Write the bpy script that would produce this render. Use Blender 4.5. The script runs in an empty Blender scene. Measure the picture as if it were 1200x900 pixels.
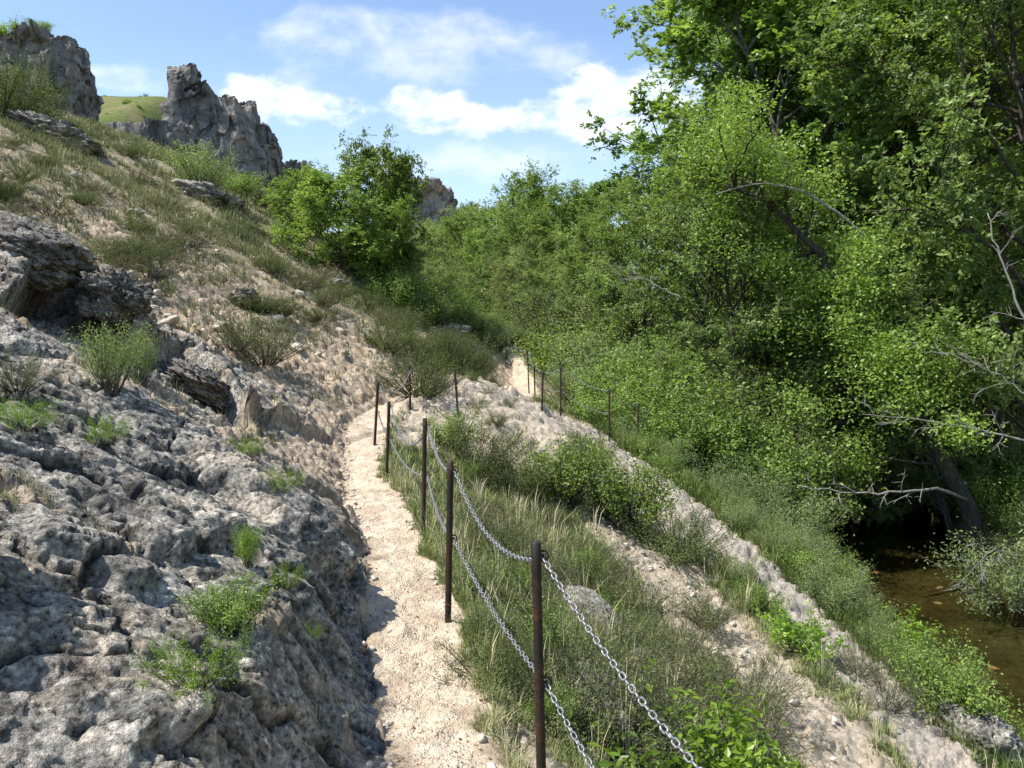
import bpy, math, random, os
import numpy as np
from mathutils import Vector, Matrix, Euler
R = math.radians
scene = bpy.context.scene
COL = scene.collection
rng = np.random.default_rng(7)
random.seed(7)

# ------------------------------------------------------------------ camera
EYE = 1.65
F = 900.0
PITCH = math.atan(30 / 900.0)
cam_d = bpy.data.cameras.new("camera")
cam_d.sensor_width = 36; cam_d.lens = 27.0
cam_d.clip_start = 0.05; cam_d.clip_end = 4000
cam = bpy.data.objects.new("camera", cam_d); COL.objects.link(cam)
cam.location = (0, 0, EYE); cam.rotation_euler = (R(90) - PITCH, 0, 0)
scene.camera = cam

def ray(u, v):
    cx = (u - 600) / F; cy = (450 - v) / F
    c, s = math.cos(PITCH), math.sin(PITCH)
    y = c + s * cy; z = c * cy - s
    return cx / y, z / y          # per metre of depth along y
def pt(u, v, d):
    a, b = ray(u, v)
    return Vector((a * d, d, EYE + b * d))

# ------------------------------------------------------------------ noise
_T = np.random.default_rng(3).random(65536).astype(np.float32) * 2 - 1
def vnoise(x, y, z):
    x = np.asarray(x, np.float64); y = np.asarray(y, np.float64); z = np.asarray(z, np.float64) + 0 * x
    xi = np.floor(x).astype(np.int64); yi = np.floor(y).astype(np.int64); zi = np.floor(z).astype(np.int64)
    fx = x - xi; fy = y - yi; fz = z - zi
    fx = fx * fx * fx * (fx * (fx * 6 - 15) + 10); fy = fy * fy * fy * (fy * (fy * 6 - 15) + 10); fz = fz * fz * fz * (fz * (fz * 6 - 15) + 10)
    def h(a, b, c):
        k = (a * 73856093) ^ (b * 19349663) ^ (c * 83492791)
        k = (k ^ (k >> 13)) * 1274126177
        return _T[(k ^ (k >> 16)) & 65535]
    r = 0
    for dx in (0, 1):
        wx = fx if dx else 1 - fx
        for dy in (0, 1):
            wy = fy if dy else 1 - fy
            for dz in (0, 1):
                wz = fz if dz else 1 - fz
                r = r + wx * wy * wz * h(xi + dx, yi + dy, zi + dz)
    return r
def fbm(x, y, z=0.0, o=4, lac=2.03, g=0.5, ridged=False):
    r = 0; a = 1.0; t = 0; f = 1.0
    for i in range(o):
        n = vnoise(x * f + 17.3 * i, y * f - 9.1 * i, z * f + 5.7 * i)
        if ridged: n = 1 - 2 * np.abs(n)
        r = r + a * n; t += a; a *= g; f *= lac
    return r / t
def facets2(x, y, seed=0):
    """angular broken blocks: (offset with random tilt, distance to the crack between blocks)"""
    xi = np.floor(x).astype(np.int64); yi = np.floor(y).astype(np.int64)
    f1 = np.full(x.shape, 9.0); f2 = np.full(x.shape, 9.0); out = np.zeros(x.shape)
    def h(a, b, k):
        q = ((a + seed * 131) * 73856093) ^ (b * 19349663) ^ (k * 83492791); q = (q ^ (q >> 13)) * 1274126177
        return _T[(q ^ (q >> 16)) & 65535]
    for i in (-1, 0, 1):
        for j in (-1, 0, 1):
            a = xi + i; b = yi + j
            cx = a + .5 + .48 * h(a, b, 1); cy = b + .5 + .48 * h(a, b, 2)
            dx = x - cx; dy = y - cy; d = np.hypot(dx, dy)
            o = h(a, b, 3) + 1.3 * h(a, b, 4) * dx + 1.3 * h(a, b, 5) * dy
            k = d < f1
            f2 = np.where(k, f1, np.minimum(f2, d)); out = np.where(k, o, out); f1 = np.where(k, d, f1)
    return out, f2 - f1
def facets3(x, y, z, seed=0):
    xi = np.floor(x).astype(np.int64); yi = np.floor(y).astype(np.int64); zi = np.floor(z).astype(np.int64)
    f1 = np.full(x.shape, 9.0); out = np.zeros(x.shape)
    def h(a, b, c, k):
        q = ((a + seed * 131) * 73856093) ^ (b * 19349663) ^ (c * 83492791) ^ (k * 2654435); q = (q ^ (q >> 13)) * 1274126177
        return _T[(q ^ (q >> 16)) & 65535]
    for i in (-1, 0, 1):
        for j in (-1, 0, 1):
            for l in (-1, 0, 1):
                a = xi + i; b = yi + j; c = zi + l
                dx = x - (a + .5 + .48 * h(a, b, c, 1)); dy = y - (b + .5 + .48 * h(a, b, c, 2)); dz = z - (c + .5 + .48 * h(a, b, c, 3))
                d = dx * dx + dy * dy + dz * dz
                o = h(a, b, c, 4) + h(a, b, c, 5) * dx + h(a, b, c, 6) * dy + h(a, b, c, 7) * dz
                k = d < f1
                out = np.where(k, o, out); f1 = np.where(k, d, f1)
    return out
def sstep(a, b, x):
    t = np.clip((x - a) / (b - a), 0, 1); return t * t * (3 - 2 * t)

# ------------------------------------------------------------------ terrain shape
def curve(ys, vs, smooth=0.5):
    g = np.arange(-12, 320, 0.1); v = np.interp(g, ys, vs)
    # widening smoothing window
    k = np.exp(-0.5 * (np.arange(-20, 21) * 0.1 / smooth) ** 2); k /= k.sum()
    vp = np.pad(v, 20, mode="edge"); v = np.convolve(vp, k, mode="valid")
    return lambda y: np.interp(y, g, v)
PY = [-12, 0, 3.2, 4.66, 6.8, 9.3, 11.2, 13.2, 15.2, 17, 19, 22, 27, 32, 40, 60, 100, 300]
xp_f = curve(PY, [-.1, -.15, -.26, -.58, -1.08, -1.78, -2.2, -2.25, -1.7, -.5, .55, .5, .15, -.8, -3, -9, -25, -80])
zp_f = curve(PY, [-.2, -.08, -.06, .03, .12, .16, .4, .78, 1.0, .75, .55, .6, 1.9, 2.5, 3.0, 4.5, 6, 12])
rx_f = curve([-12, 2, 7, 12, 15, 16.5, 19, 24, 30, 60, 300], [4.6, 4.4, 4.3, 3.9, 3.1, 2.0, 1.7, 1.6, 1.6, 0, -60])
rz_f = curve([-12, 2, 7, 12, 15, 16.5, 19, 24, 30, 60, 300], [-3.0, -2.6, -2.1, -1.42, -.8, -.1, .15, .5, 1.3, 2.0, 5])
wx_f = curve([-12, 2, 12, 16, 20.7, 30, 60, 300], [5.8, 5.8, 6.2, 7.1, 8.6, 12, 14, 0], 1.0)
ww_f = curve([-12, 12, 20, 300], [5.2, 5.0, 3.6, 3.0], 1.0)
sl_f = curve([-12, 15, 30, 45, 60, 90, 300], [.55, .55, .66, .84, 1.05, 1.1, .6], 2.0)
WATER = -3.4

def base(x, y):
    x = np.asarray(x, float); y = np.asarray(y, float)
    xp = xp_f(y); zp = zp_f(y); w = 0.275 + 0.04 * np.sin(y * 1.7)
    rx = rx_f(y); rz = rz_f(y); wx = wx_f(y); ww = ww_f(y); s = sl_f(y)
    # left hillside
    xl = np.maximum(xp - w - x, 0)
    near = sstep(1.0, 2.4, y) * (1 - sstep(5.5, 7.5, y))
    step = (0.34 * near + 0.05) * sstep(0.0, 0.42, xl + 0.10 * vnoise(y * 2.1, x * 0, 4.2))
    zl = zp + step + s * xl - 0.02
    zl = np.where(xl <= 0, zp, zl)
    cap = 8 + .133 * np.clip(y, 0, 90) + .22 * (-x - 18) + np.clip(y - 90, 0, 60) * .1
    k = 2.5
    far = sstep(14, 24, y)
    m = -k * np.log(np.exp(-np.clip(zl / k, -40, 40)) + np.exp(-np.clip(cap / k, -40, 40)))
    zl = zl + (np.minimum(m, zl) - zl) * far
    # right slope
    pe = xp + w
    t = np.clip((x - pe) / np.maximum(rx - pe, .3), 0, 1)
    ze = zp
    zm = ze + (rz - ze) * t - (0.55 * (1 - sstep(11, 16, y))) * np.sin(math.pi * t) * (0.35 + 0.65 * t) * 0.55
    t2 = np.clip((x - rx) / np.maximum(wx - rx, .5), 0, 1)
    zb = rz + (WATER - 0.05 - rz) * (t2 ** 1.15)
    t3 = x - wx
    zbed = WATER - 0.05 - 0.35 * np.sin(math.pi * np.clip(t3 / ww, 0, 1))
    t4 = np.maximum(x - wx - ww, 0)
    zrr = WATER - 0.05 + 1.2 * (1 - np.exp(-t4 * 1.2)) + 0.36 * np.maximum(t4 - 1.5, 0)
    zrr = np.minimum(zrr, 22 + 0 * x)
    z = np.where(x < xp - w, zl, np.where(x < pe, zp, np.where(x < rx, zm, np.where(t3 < 0, zb, np.where(t4 <= 0, zbed, zrr)))))
    # rocky bulge that hides the dip of the trail
    bl = np.exp(-((y - 15.0 - 0.25 * (x + 1)) / 1.5) ** 2) * sstep(-2.4, -1.0, x) * (1 - sstep(-.6, 2.6, x))
    z = z + 0.42 * bl
    bl2 = np.exp(-((y - 13.6) / 1.8) ** 2) * sstep(-1.6, 0, x) * (1 - sstep(0.6, 2.8, x))
    z = z + 0.38 * bl2
    return z

def masks(x, y):
    """path, grey rock, pale dirt, grass soil, bed : natural cover of the ground"""
    xp = xp_f(y); w = 0.275 + 0.04 * np.sin(y * 1.7)
    n1 = fbm(x * 1.3, y * 1.3, 1.0, 4); n2 = fbm(x * 4, y * 4, 2.0, 3); n3 = fbm(x * .35, y * .35, 3.3, 3)
    n4 = fbm(x * 11, y * 11, 5.0, 3, g=.6)
    dpath = np.abs(x - xp) - w + .02 + 0.13 * n2 + 0.09 * n1 + .06 * n4
    path = 1 - sstep(-.11, .07, dpath)
    left = xp - w - x
    # grey slab: near part left of the trail
    edge = 12.6 - 0.55 * np.maximum(left, 0) + 1.5 * n1 + 0.6 * n2
    grey = sstep(-.02, .05, left + .05 * n2) * (1 - sstep(-.5, .6, y - edge))
    # keep a tan apron beside the trail further up
    apr = sstep(4.5, 8, y) * (1 - sstep(.35, 1.3, left + .5 * n1))
    grey = grey * (1 - .85 * apr)
    grey = np.clip(grey * (1.0 - .8 * sstep(.30, .48, n1 + .35 * n2)), 0, 1)
    rx = rx_f(y); pe = xp + w
    t = (x - pe) / np.maximum(rx - pe, .3)
    right = (x > xp) * sstep(-.04, .10, dpath + .07 * n4)
    # rock spur band and gravel chute
    band = np.exp(-((x - rx + .28 + .22 * n1) / (.58 + .2 * n3)) ** 2) * sstep(1.5, 4, y) * (1 - sstep(17, 19, y))
    cx = pe + (rx - pe) * np.interp(y, [0, 4, 7, 12, 15, 18], [.72, .68, .66, .62, .58, .3])
    chute = np.exp(-((x - cx + .2 * n1) / (.82 + .25 * n3)) ** 2) * sstep(1.5, 4, y) * (1 - sstep(15.5, 17, y))
    bulge = sstep(10.8, 12.2, y + .8 * n1) * (1 - sstep(17.3, 18.2, y)) * (1 - sstep(rx - .1, rx + .3, x)) * right
    lip = sstep(0, .1, x - pe) * (1 - sstep(.1, .5, x - pe + .25 * n2)) * (1 - sstep(3.2, 4.6, y)) * .9
    bare = np.clip(np.maximum.reduce([band, chute, bulge * .95, lip]), 0, 1)
    bare = np.clip(bare * 1.5 - .15 + .3 * n2, 0, 1) * right
    band = np.maximum(band, bulge * sstep(.0, .35, n1 + .5 * n2) * .5)
    bed = sstep(-.25, .1, x - wx_f(y)) * (1 - sstep(-.1, .4, x - wx_f(y) - ww_f(y)))
    # left hill: tan scree lower, greener upper
    up = sstep(1.0, 6.5, left - .06 * y + 2.2 * n3 + 1.2 * n1) * sstep(13, 20, y + 3 * n3)
    lgrass = np.clip(.15 * sstep(.5, 2, left) + .8 * up, 0, 1) * sstep(0, .2, left)
    lgrass = np.where(y < 13, lgrass * sstep(-.5, .6, y - edge) , lgrass)
    farleft = sstep(20, 34, y) * sstep(0, 3, left)
    lgrass = np.maximum(lgrass, farleft * (.45 + .4 * n1))
    rgrass = right * (1 - bare) * (1 - bed)
    grass = np.clip(lgrass + rgrass, 0, 1) * (1 - path)
    return dict(path=path, grey=grey * (1 - path), bare=bare, band=band * right, grass=grass, bed=bed, left=left, right=right, n1=n1, n2=n2, n3=n3, dpath=dpath, t=t)

LEDGES = []   # (polyline [(x,y)...], height, length) filled below; the drop is on the right of the walking direction
def detail(x, y, m):
    g = m['grey']; rock = np.clip(g + .8 * m['bare'] * m['right'], 0, 1)
    scree = np.clip(1 - g - m['path'] - m['grass'], 0, 1) * (m['left'] > 0)
    d = 0.0
    # tilted beds: noise stretched along the dip of the slab
    a = x * .80 + y * .60; b = -x * .60 + y * .80
    big = fbm(a * .55, b * .9, .3, 4, g=.45)
    mid = fbm(a * 1.7 + .5 * big, b * 3.2, 2.3, 5, g=.52)
    fine = fbm(x * 8, y * 8, 7.1, 5, g=.62)
    rough = fbm(a * 4.5, b * 7, 11.1, 4, g=.6, ridged=True)
    pit = np.clip(fbm(x * 13, y * 13, 3.1, 3, g=.6) - .10, 0, 1)
    crk = np.clip(fbm(a * .8 + .3 * mid, b * 2.2, 9.9, 3, ridged=True) - .66, 0, 1)
    near_ = np.clip(.40 + y / 9, .5, 1.1)
    pit = np.clip(fbm(a * 7 + .6 * mid, b * 15, 3.1, 3, g=.6) - .12, 0, 1)
    wx_ = .35 * mid + .12 * fine; wy_ = .35 * big + .12 * rough
    fa, ca = facets2(a * 1.5 + wx_, b * 2.6 + wy_, 1)
    fb, cb_ = facets2(a * 4.6 + wx_, b * 8.0 + wy_, 2)
    fc, cc = facets2(x * 15 + wx_, y * 17 + wy_, 3)
    m['crack'] = g * np.maximum(1 - sstep(.0, .06, ca), .7 * (1 - sstep(0, .09, cb_)) * sstep(-.1, .3, mid))
    rub = scree
    d = d + g * (near_ * (.060 * big + .016 * mid + .036 * fa + .014 * fb - .30 * crk - .07 * (1 - sstep(0, .06, ca))) + .007 * fc + .010 * fine - .05 * pit)
    d = d + rub * (.050 * fb + .045 * fa + .026 * fc)
    # beds: broken ledges whose edges face down the valley towards the lower end of the slab
    st = (big * .8 + mid * .45) * 3.4 + .25 * fine
    fr = st - np.floor(st)
    d = d + g * near_ * .026 * (np.floor(st) + sstep(.86, .99, fr) - .6 * st)
    s2 = 4.6 * np.log(np.maximum(y, .2) + 1.2) + .22 * x + .75 * big + .40 * mid + .05 * fine
    f2 = s2 - np.floor(s2)
    ev = sstep(-.22, .18, vnoise(x * 1.1 + 5, y * .9, np.floor(s2) * 3.7))
    d = d + g * near_ * .10 * ev * ((1 - f2) * sstep(0, .11, f2) - .4)
    d = d + m['bare'] * m['right'] * (.8 + .2 * m['band']) * (.12 * mid + .055 * fine + .06 * big + .05 * fa + .03 * fb + .01 * fc - .10 * pit + .05 * (np.floor(st) + sstep(.8, .98, fr) - .8 * st))
    pb = vnoise(x * 34, y * 34, 1.0); pb2 = vnoise(x * 17, y * 17, 6.0)
    d = d + m['path'] * (.028 * fine + .035 * m['n1'] + .028 * m['n2'] + .012 * np.clip(pb - .25, 0, 1) + .03 * np.clip(pb2 - .45, 0, 1))
    d = d + scree * (.10 * mid + .05 * fine + .04 * m['n1'])
    d = d + m['grass'] * (.07 * m['n1'] + .05 * fine + .25 * np.clip((y - 8) / 30, 0, 1) * m['n3'])
    d = d + m['bed'] * (.05 * fine + .05 * m['n1'])
    for poly, h, L in LEDGES:
        best = np.full(x.shape, 1e9); sgn = np.zeros(x.shape); tt = np.zeros(x.shape)
        n = len(poly) - 1
        for i in range(n):
            ax, ay = poly[i]; bx, by = poly[i + 1]
            ex, ey = bx - ax, by - ay; l2 = ex * ex + ey * ey
            t = np.clip(((x - ax) * ex + (y - ay) * ey) / l2, 0, 1)
            px, py = ax + t * ex, ay + t * ey
            dd = np.hypot(x - px, y - py)
            s = np.sign(ex * (y - ay) - ey * (x - ax))
            k = dd < best
            best = np.where(k, dd, best); sgn = np.where(k, s, sgn); tt = np.where(k, (i + t) / n, tt)
        env = np.clip(np.minimum(tt, 1 - tt) * 6, 0, 1)
        wob = .05 * m['n2'] + .012 * fine
        up = (sgn * best + wob)
        hh = h * env * (1 + .35 * m['n2'])
        d = d + sstep(-.03, .03, up) * hh * np.exp(-np.maximum(up, 0) / L) - (1 - sstep(-.03, .03, up)) * hh * .35 * np.exp(np.minimum(up, 0) / (L * .22))
    return d

def height(x, y, m=None):
    x = np.asarray(x, float); y = np.asarray(y, float)
    if m is None: m = masks(x, y)
    return base(x, y) + detail(x, y, m)
def hit(u, v, full=True):
    a, b = ray(u, v)
    y = np.exp(np.linspace(math.log(1.2), math.log(160), 2500))
    z = height(a * y, y) if full else base(a * y, y)
    dz = EYE + b * y - z
    k = np.where(dz < 0)[0]
    i = k[0] if len(k) else len(y) - 1
    return Vector((a * y[i], y[i], z[i]))

def plan(pts):
    return [tuple(hit(u, v, False)[:2]) for u, v in pts]
_l = [([(232, 560), (262, 572), (300, 600), (318, 622)], .13, .5),
      ([(160, 640), (205, 648), (262, 640), (300, 640)], .09, .4),
      ([(30, 640), (95, 655), (160, 680), (190, 676)], .07, .35),
      ([(150, 880), (190, 850), (235, 850), (270, 880)], .07, .3),
      ([(-40, 352), (20, 356), (70, 356), (105, 372), (140, 410), (190, 432)], .60, 1.1),
      ([(200, 415), (240, 450), (280, 490), (300, 500)], .40, 1.2),
      ([(350, 640), (400, 690), (428, 735)], .08, .5)]
LEDGES_TMP = [(plan(p), h, L) for p, h, L in _l]
LEDGES.extend(LEDGES_TMP)

# ------------------------------------------------------------------ mesh helpers
def mesh_from(name, verts, faces_flat, loop_totals, smooth=False):
    me = bpy.data.meshes.new(name)
    verts = np.asarray(verts, np.float32); faces_flat = np.asarray(faces_flat, np.int32); loop_totals = np.asarray(loop_totals, np.int32)
    me.vertices.add(len(verts)); me.vertices.foreach_set("co", verts.ravel())
    me.loops.add(len(faces_flat)); me.loops.foreach_set("vertex_index", faces_flat)
    me.polygons.add(len(loop_totals))
    st = np.concatenate([[0], np.cumsum(loop_totals)[:-1]]).astype(np.int32)
    me.polygons.foreach_set("loop_start", st); me.polygons.foreach_set("loop_total", loop_totals)
    me.update(calc_edges=True); me.validate()
    me.polygons.foreach_set("use_smooth", np.full(len(loop_totals), smooth, bool))
    return me
def attr(me, name, vals):
    a = me.attributes.new(name, 'FLOAT', 'POINT'); a.data.foreach_set("value", np.asarray(vals, np.float32))
def link(name, me, mat=None, parent=None):
    o = bpy.data.objects.new(name, me); COL.objects.link(o)
    if mat is not None and len(me.materials) == 0: me.materials.append(mat)
    if parent is not None: o.parent = parent
    return o
def tag(o, label=None, cat=None, group=None, kind=None):
    if label: o['label'] = label
    if cat: o['category'] = cat
    if group: o['group'] = group
    if kind: o['kind'] = kind
    return o
def empty(name, loc=(0, 0, 0), rz=0):
    o = bpy.data.objects.new(name, None); COL.objects.link(o); o.empty_display_size = .2
    o.location = loc; o.rotation_euler = (0, 0, rz); return o
def copy_tree(o, parent=None):
    c = o.copy(); COL.objects.link(c)
    if parent is not None: c.parent = parent
    for ch in [k for k in bpy.data.objects if k.parent == o]: copy_tree(ch, c)
    return c

# ------------------------------------------------------------------ materials
class NT:
    def __init__(self, name):
        self.m = bpy.data.materials.new(name); self.m.use_nodes = True
        self.t = self.m.node_tree; self.t.nodes.clear()
        self.out = self.n('ShaderNodeOutputMaterial')
    def n(self, typ, **kw):
        nd = self.t.nodes.new(typ)
        for k, v in kw.items():
            if k.startswith('_'): setattr(nd, k[1:], v)
        for k, v in kw.items():
            if not k.startswith('_'): self.set(nd, k.replace('__', ' '), v)
        return nd
    def set(self, nd, k, v):
        s = nd.inputs[int(k[1:])] if (k[0] == 'i' and k[1:].isdigit()) else nd.inputs[k]
        if isinstance(v, bpy.types.NodeSocket): self.t.links.new(v, s)
        else: s.default_value = v
    def noise(self, scale, detail=5, rough=.55, vec=None, dist=0):
        nd = self.n('ShaderNodeTexNoise', Scale=scale, Detail=detail, Roughness=rough, Distortion=dist)
        if vec is not None: self.set(nd, 'Vector', vec)
        return nd.outputs[0]
    def voro(self, scale, vec=None, feature='F1'):
        nd = self.n('ShaderNodeTexVoronoi', _feature=feature, Scale=scale)
        if vec is not None: self.set(nd, 'Vector', vec)
        return nd.outputs['Distance']
    def ramp(self, fac, stops):
        nd = self.n('ShaderNodeValToRGB', Fac=fac); e = nd.color_ramp.elements
        while len(e) < len(stops): e.new(.5)
        for el, (p, c) in zip(e, stops):
            el.position = p; el.color = (*c, 1) if len(c) == 3 else c
        return nd.outputs[0]
    def mix(self, f, a, b, mode='MIX'):
        nd = self.t.nodes.new('ShaderNodeMix'); nd.data_type = 'RGBA'; nd.blend_type = mode
        for i, v in ((0, f), (6, a), (7, b)):
            if isinstance(v, bpy.types.NodeSocket): self.t.links.new(v, nd.inputs[i])
            else: nd.inputs[i].default_value = (*v, 1) if isinstance(v, tuple) and len(v) == 3 else v
        return nd.outputs[2]
    def math(self, op, a, b=0.0, c=0.0, clamp=False):
        nd = self.n('ShaderNodeMath', _operation=op, _use_clamp=clamp)
        for i, v in enumerate((a, b, c)): self.set(nd, 'i%d' % i, v)
        return nd.outputs[0]
    def attr(self, name):
        return self.n('ShaderNodeAttribute', _attribute_name=name).outputs['Fac']
    def pos(self):
        return self.n('ShaderNodeNewGeometry').outputs['Position']
    def bump(self, h, strength, dist, normal=None):
        nd = self.n('ShaderNodeBump', Height=h, Strength=strength, Distance=dist)
        if normal is not None: self.set(nd, 'Normal', normal)
        return nd.outputs[0]
    def bsdf(self, color, rough=.8, normal=None, metal=0.0, spec=.3):
        nd = self.n('ShaderNodeBsdfPrincipled', Roughness=rough, Metallic=metal)
        self.set(nd, 'Base Color', color if isinstance(color, bpy.types.NodeSocket) else (*color, 1))
        nd.inputs['Specular IOR Level'].default_value = spec
        if normal is not None: self.set(nd, 'Normal', normal)
        return nd.outputs[0]
    def done(self, sh):
        self.t.links.new(sh, self.out.inputs[0]); return self.m

def rock_color(q, P, dark=1.0):
    """weathered limestone: lichen-grey skin, black crusts, pale fresh chips"""
    n_big = q.noise(1.1, 6, .6, P); n_mid = q.noise(5.5, 8, .68, P, .4); n_f = q.noise(34, 6, .7, P)
    v = q.voro(26, P)
    c = q.ramp(n_mid, [(.30, (.050 * dark, .050 * dark, .050 * dark)), (.42, (.135 * dark, .134 * dark, .130 * dark)), (.55, (.215 * dark, .212 * dark, .203 * dark)), (.70, (.33 * dark, .32 * dark, .30 * dark))])
    warm = q.mix(q.ramp(n_big, [(.50, (0, 0, 0)), (.62, (1, 1, 1))]), c, (.36 * dark, .305 * dark, .245 * dark))
    c = q.mix(.42, c, warm)
    sp = q.ramp(n_f, [(.38, (.08, .08, .08)), (.46, (.68, .68, .68)), (.56, (1.1, 1.1, 1.09)), (.66, (2.1, 2.06, 1.98))])
    c = q.mix(.9, c, sp, 'MULTIPLY')
    c = q.mix(1.0, c, (1.05, 1.0, .92), 'MULTIPLY')
    blk = q.ramp(q.noise(3.1, 8, .7, P, .6), [(.50, (1, 1, 1)), (.62, (.42, .42, .43))])
    c = q.mix(.85, c, blk, 'MULTIPLY')
    fl = q.ramp(q.noise(13, 7, .72, P), [(.60, (0, 0, 0)), (.68, (1, 1, 1))])
    c = q.mix(q.math('MULTIPLY', fl, .55), c, (.50 * dark, .47 * dark, .42 * dark))
    h = q.math('ADD', q.math('MULTIPLY', n_f, .6), q.math('MULTIPLY', q.noise(90, 4, .7, P), .3))
    h = q.math('ADD', h, q.math('MULTIPLY', n_mid, .9))
    return c, h

def ground_material():
    q = NT("hillside ground"); P = q.pos()
    path, grey, bare, band, grass, bed = (q.attr(k) for k in ('path', 'grey', 'bare', 'band', 'grass', 'bed'))
    rc, rh = rock_color(q, P, 1.68)
    nf = q.noise(45, 6, .7, P); nm = q.noise(6, 7, .62, P); ng = q.noise(150, 3, .6, P); nb = q.noise(.9, 5, .55, P)
    vs = q.voro(30, P); vs2 = q.voro(11, P)
    tan = q.ramp(nm, [(.3, (.25, .19, .13)), (.45, (.42, .33, .24)), (.6, (.53, .435, .325)), (.75, (.62, .53, .43))])
    tan = q.mix(.7, tan, q.ramp(nf, [(.3, (.4, .38, .36)), (.48, (.95, .95, .95)), (.66, (1.25, 1.24, 1.22))]), 'MULTIPLY')
    vt = q.n('ShaderNodeTexVoronoi', Scale=11.0, Vector=P); gt = q.n('ShaderNodeSeparateColor', Color=vt.outputs['Color']).outputs[0]
    vt2 = q.n('ShaderNodeTexVoronoi', Scale=31.0, Vector=P); gt2 = q.n('ShaderNodeSeparateColor', Color=vt2.outputs['Color']).outputs[0]
    tan = q.mix(.6, tan, q.ramp(gt, [(0, (.55, .52, .49)), (.5, (1, 1, 1)), (1, (1.3, 1.29, 1.27))]), 'MULTIPLY')
    tan = q.mix(.6, tan, q.ramp(gt2, [(0, (.55, .52, .49)), (.5, (1, 1, 1)), (1, (1.3, 1.29, 1.27))]), 'MULTIPLY')
    peb = q.ramp(ng, [(.3, (.68, .66, .64)), (.5, (1, 1, 1)), (.7, (1.2, 1.2, 1.18))])
    pth = q.ramp(nm, [(.3, (.50, .405, .295)), (.5, (.61, .51, .385)), (.7, (.69, .60, .475))])
    pth = q.mix(.8, pth, peb, 'MULTIPLY')
    pth = q.mix(q.ramp(q.noise(2.6, 6, .65, P), [(.47, (0, 0, 0)), (.66, (.8, .8, .8))]), pth, (.40, .305, .22))
    pth = q.mix(.8, pth, q.ramp(nf, [(.34, (.45, .4, .35)), (.44, (.95, .95, .94)), (.62, (1.02, 1.02, 1.02)), (.72, (1.22, 1.22, 1.2))]), 'MULTIPLY')
    c = q.mix(grey, tan, rc)
    c = q.mix(q.math('MULTIPLY', q.attr('crack'), .85), c, (.025, .023, .020))
    soil = q.ramp(nm, [(.32, (.085, .08, .04)), (.46, (.19, .17, .095)), (.64, (.37, .31, .21))])
    c = q.mix(grass, c, soil)
    bl = q.mix(band, q.mix(.75, q.ramp(nm, [(.3, (.34, .275, .20)), (.5, (.50, .42, .32)), (.7, (.62, .54, .43))]), peb, 'MULTIPLY'), q.mix(.6, rc, (.46, .41, .34)))
    c = q.mix(bare, c, bl)
    vo = q.n('ShaderNodeTexVoronoi', Scale=42.0, Vector=P); vo2 = q.n('ShaderNodeTexVoronoi', Scale=95.0, Vector=P)
    g1 = q.n('ShaderNodeSeparateColor', Color=vo.outputs['Color']).outputs[0]; g2 = q.n('ShaderNodeSeparateColor', Color=vo2.outputs['Color']).outputs[0]
    pth = q.mix(.22, pth, q.ramp(g1, [(0, (.62, .60, .57)), (.5, (1, 1, 1)), (1, (1.25, 1.24, 1.22))]), 'MULTIPLY')
    pth = q.mix(.35, pth, q.ramp(g2, [(0, (.65, .63, .6)), (.5, (1, 1, 1)), (1, (1.2, 1.2, 1.2))]), 'MULTIPLY')
    c = q.mix(path, c, pth)
    bd = q.ramp(q.math('ADD', q.math('MULTIPLY', nm, .55), q.math('MULTIPLY', nb, .45)), [(.3, (.026, .028, .017)), (.5, (.095, .098, .056)), (.72, (.19, .19, .12))])
    c = q.mix(bed, c, bd)
    h = q.math('ADD', q.math('MULTIPLY', rh, 1.0), q.math('MULTIPLY', ng, .25))
    h2 = q.math('ADD', q.math('MULTIPLY', nf, .7), q.math('MULTIPLY', ng, .35))
    hp = q.math('SUBTRACT', q.math('MULTIPLY', nf, .5), q.math('ADD', q.math('MULTIPLY', vo.outputs['Distance'], .22), q.math('MULTIPLY', vo2.outputs['Distance'], .3)))
    hh = q.mix(grey, h2, h)
    hh = q.mix(path, hh, hp)
    nrm = q.bump(hh, 1.0, .035)
    return q.done(q.bsdf(c, .92, nrm, spec=.2))
def rock_material(name, dark=1.0):
    q = NT(name); P = q.pos(); c, h = rock_color(q, P, dark)
    return q.done(q.bsdf(c, .93, q.bump(h, .9, .03), spec=.2))
def cliff_material():
    q = NT("cliff limestone"); P = q.pos()
    mp = q.n('ShaderNodeMapping', Vector=P); mp.inputs['Scale'].default_value = (1, 1, .45)
    n1 = q.noise(.35, 8, .62, mp.outputs[0], .5); n2 = q.noise(1.6, 8, .7, mp.outputs[0], .3)
    mp2 = q.n('ShaderNodeMapping', Vector=P); mp2.inputs['Scale'].default_value = (.3, .3, 1.5)
    n3 = q.noise(.8, 6, .6, mp2.outputs[0], .4)
    c = q.ramp(n1, [(.3, (.10, .098, .095)), (.48, (.20, .19, .18)), (.6, (.27, .245, .215)), (.72, (.34, .27, .19))])
    c = q.mix(.8, c, q.ramp(n2, [(.32, (.3, .3, .31)), (.5, (1, 1, 1)), (.7, (1.5, 1.45, 1.38))]), 'MULTIPLY')
    c = q.mix(.6, c, q.ramp(n3, [(.38, (.5, .5, .5)), (.52, (1.1, 1.1, 1.1))]), 'MULTIPLY')
    h = q.math('ADD', n2, q.math('MULTIPLY', n3, .8))
    return q.done(q.bsdf(c, .95, q.bump(h, 1.0, .5), spec=.15))
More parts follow.
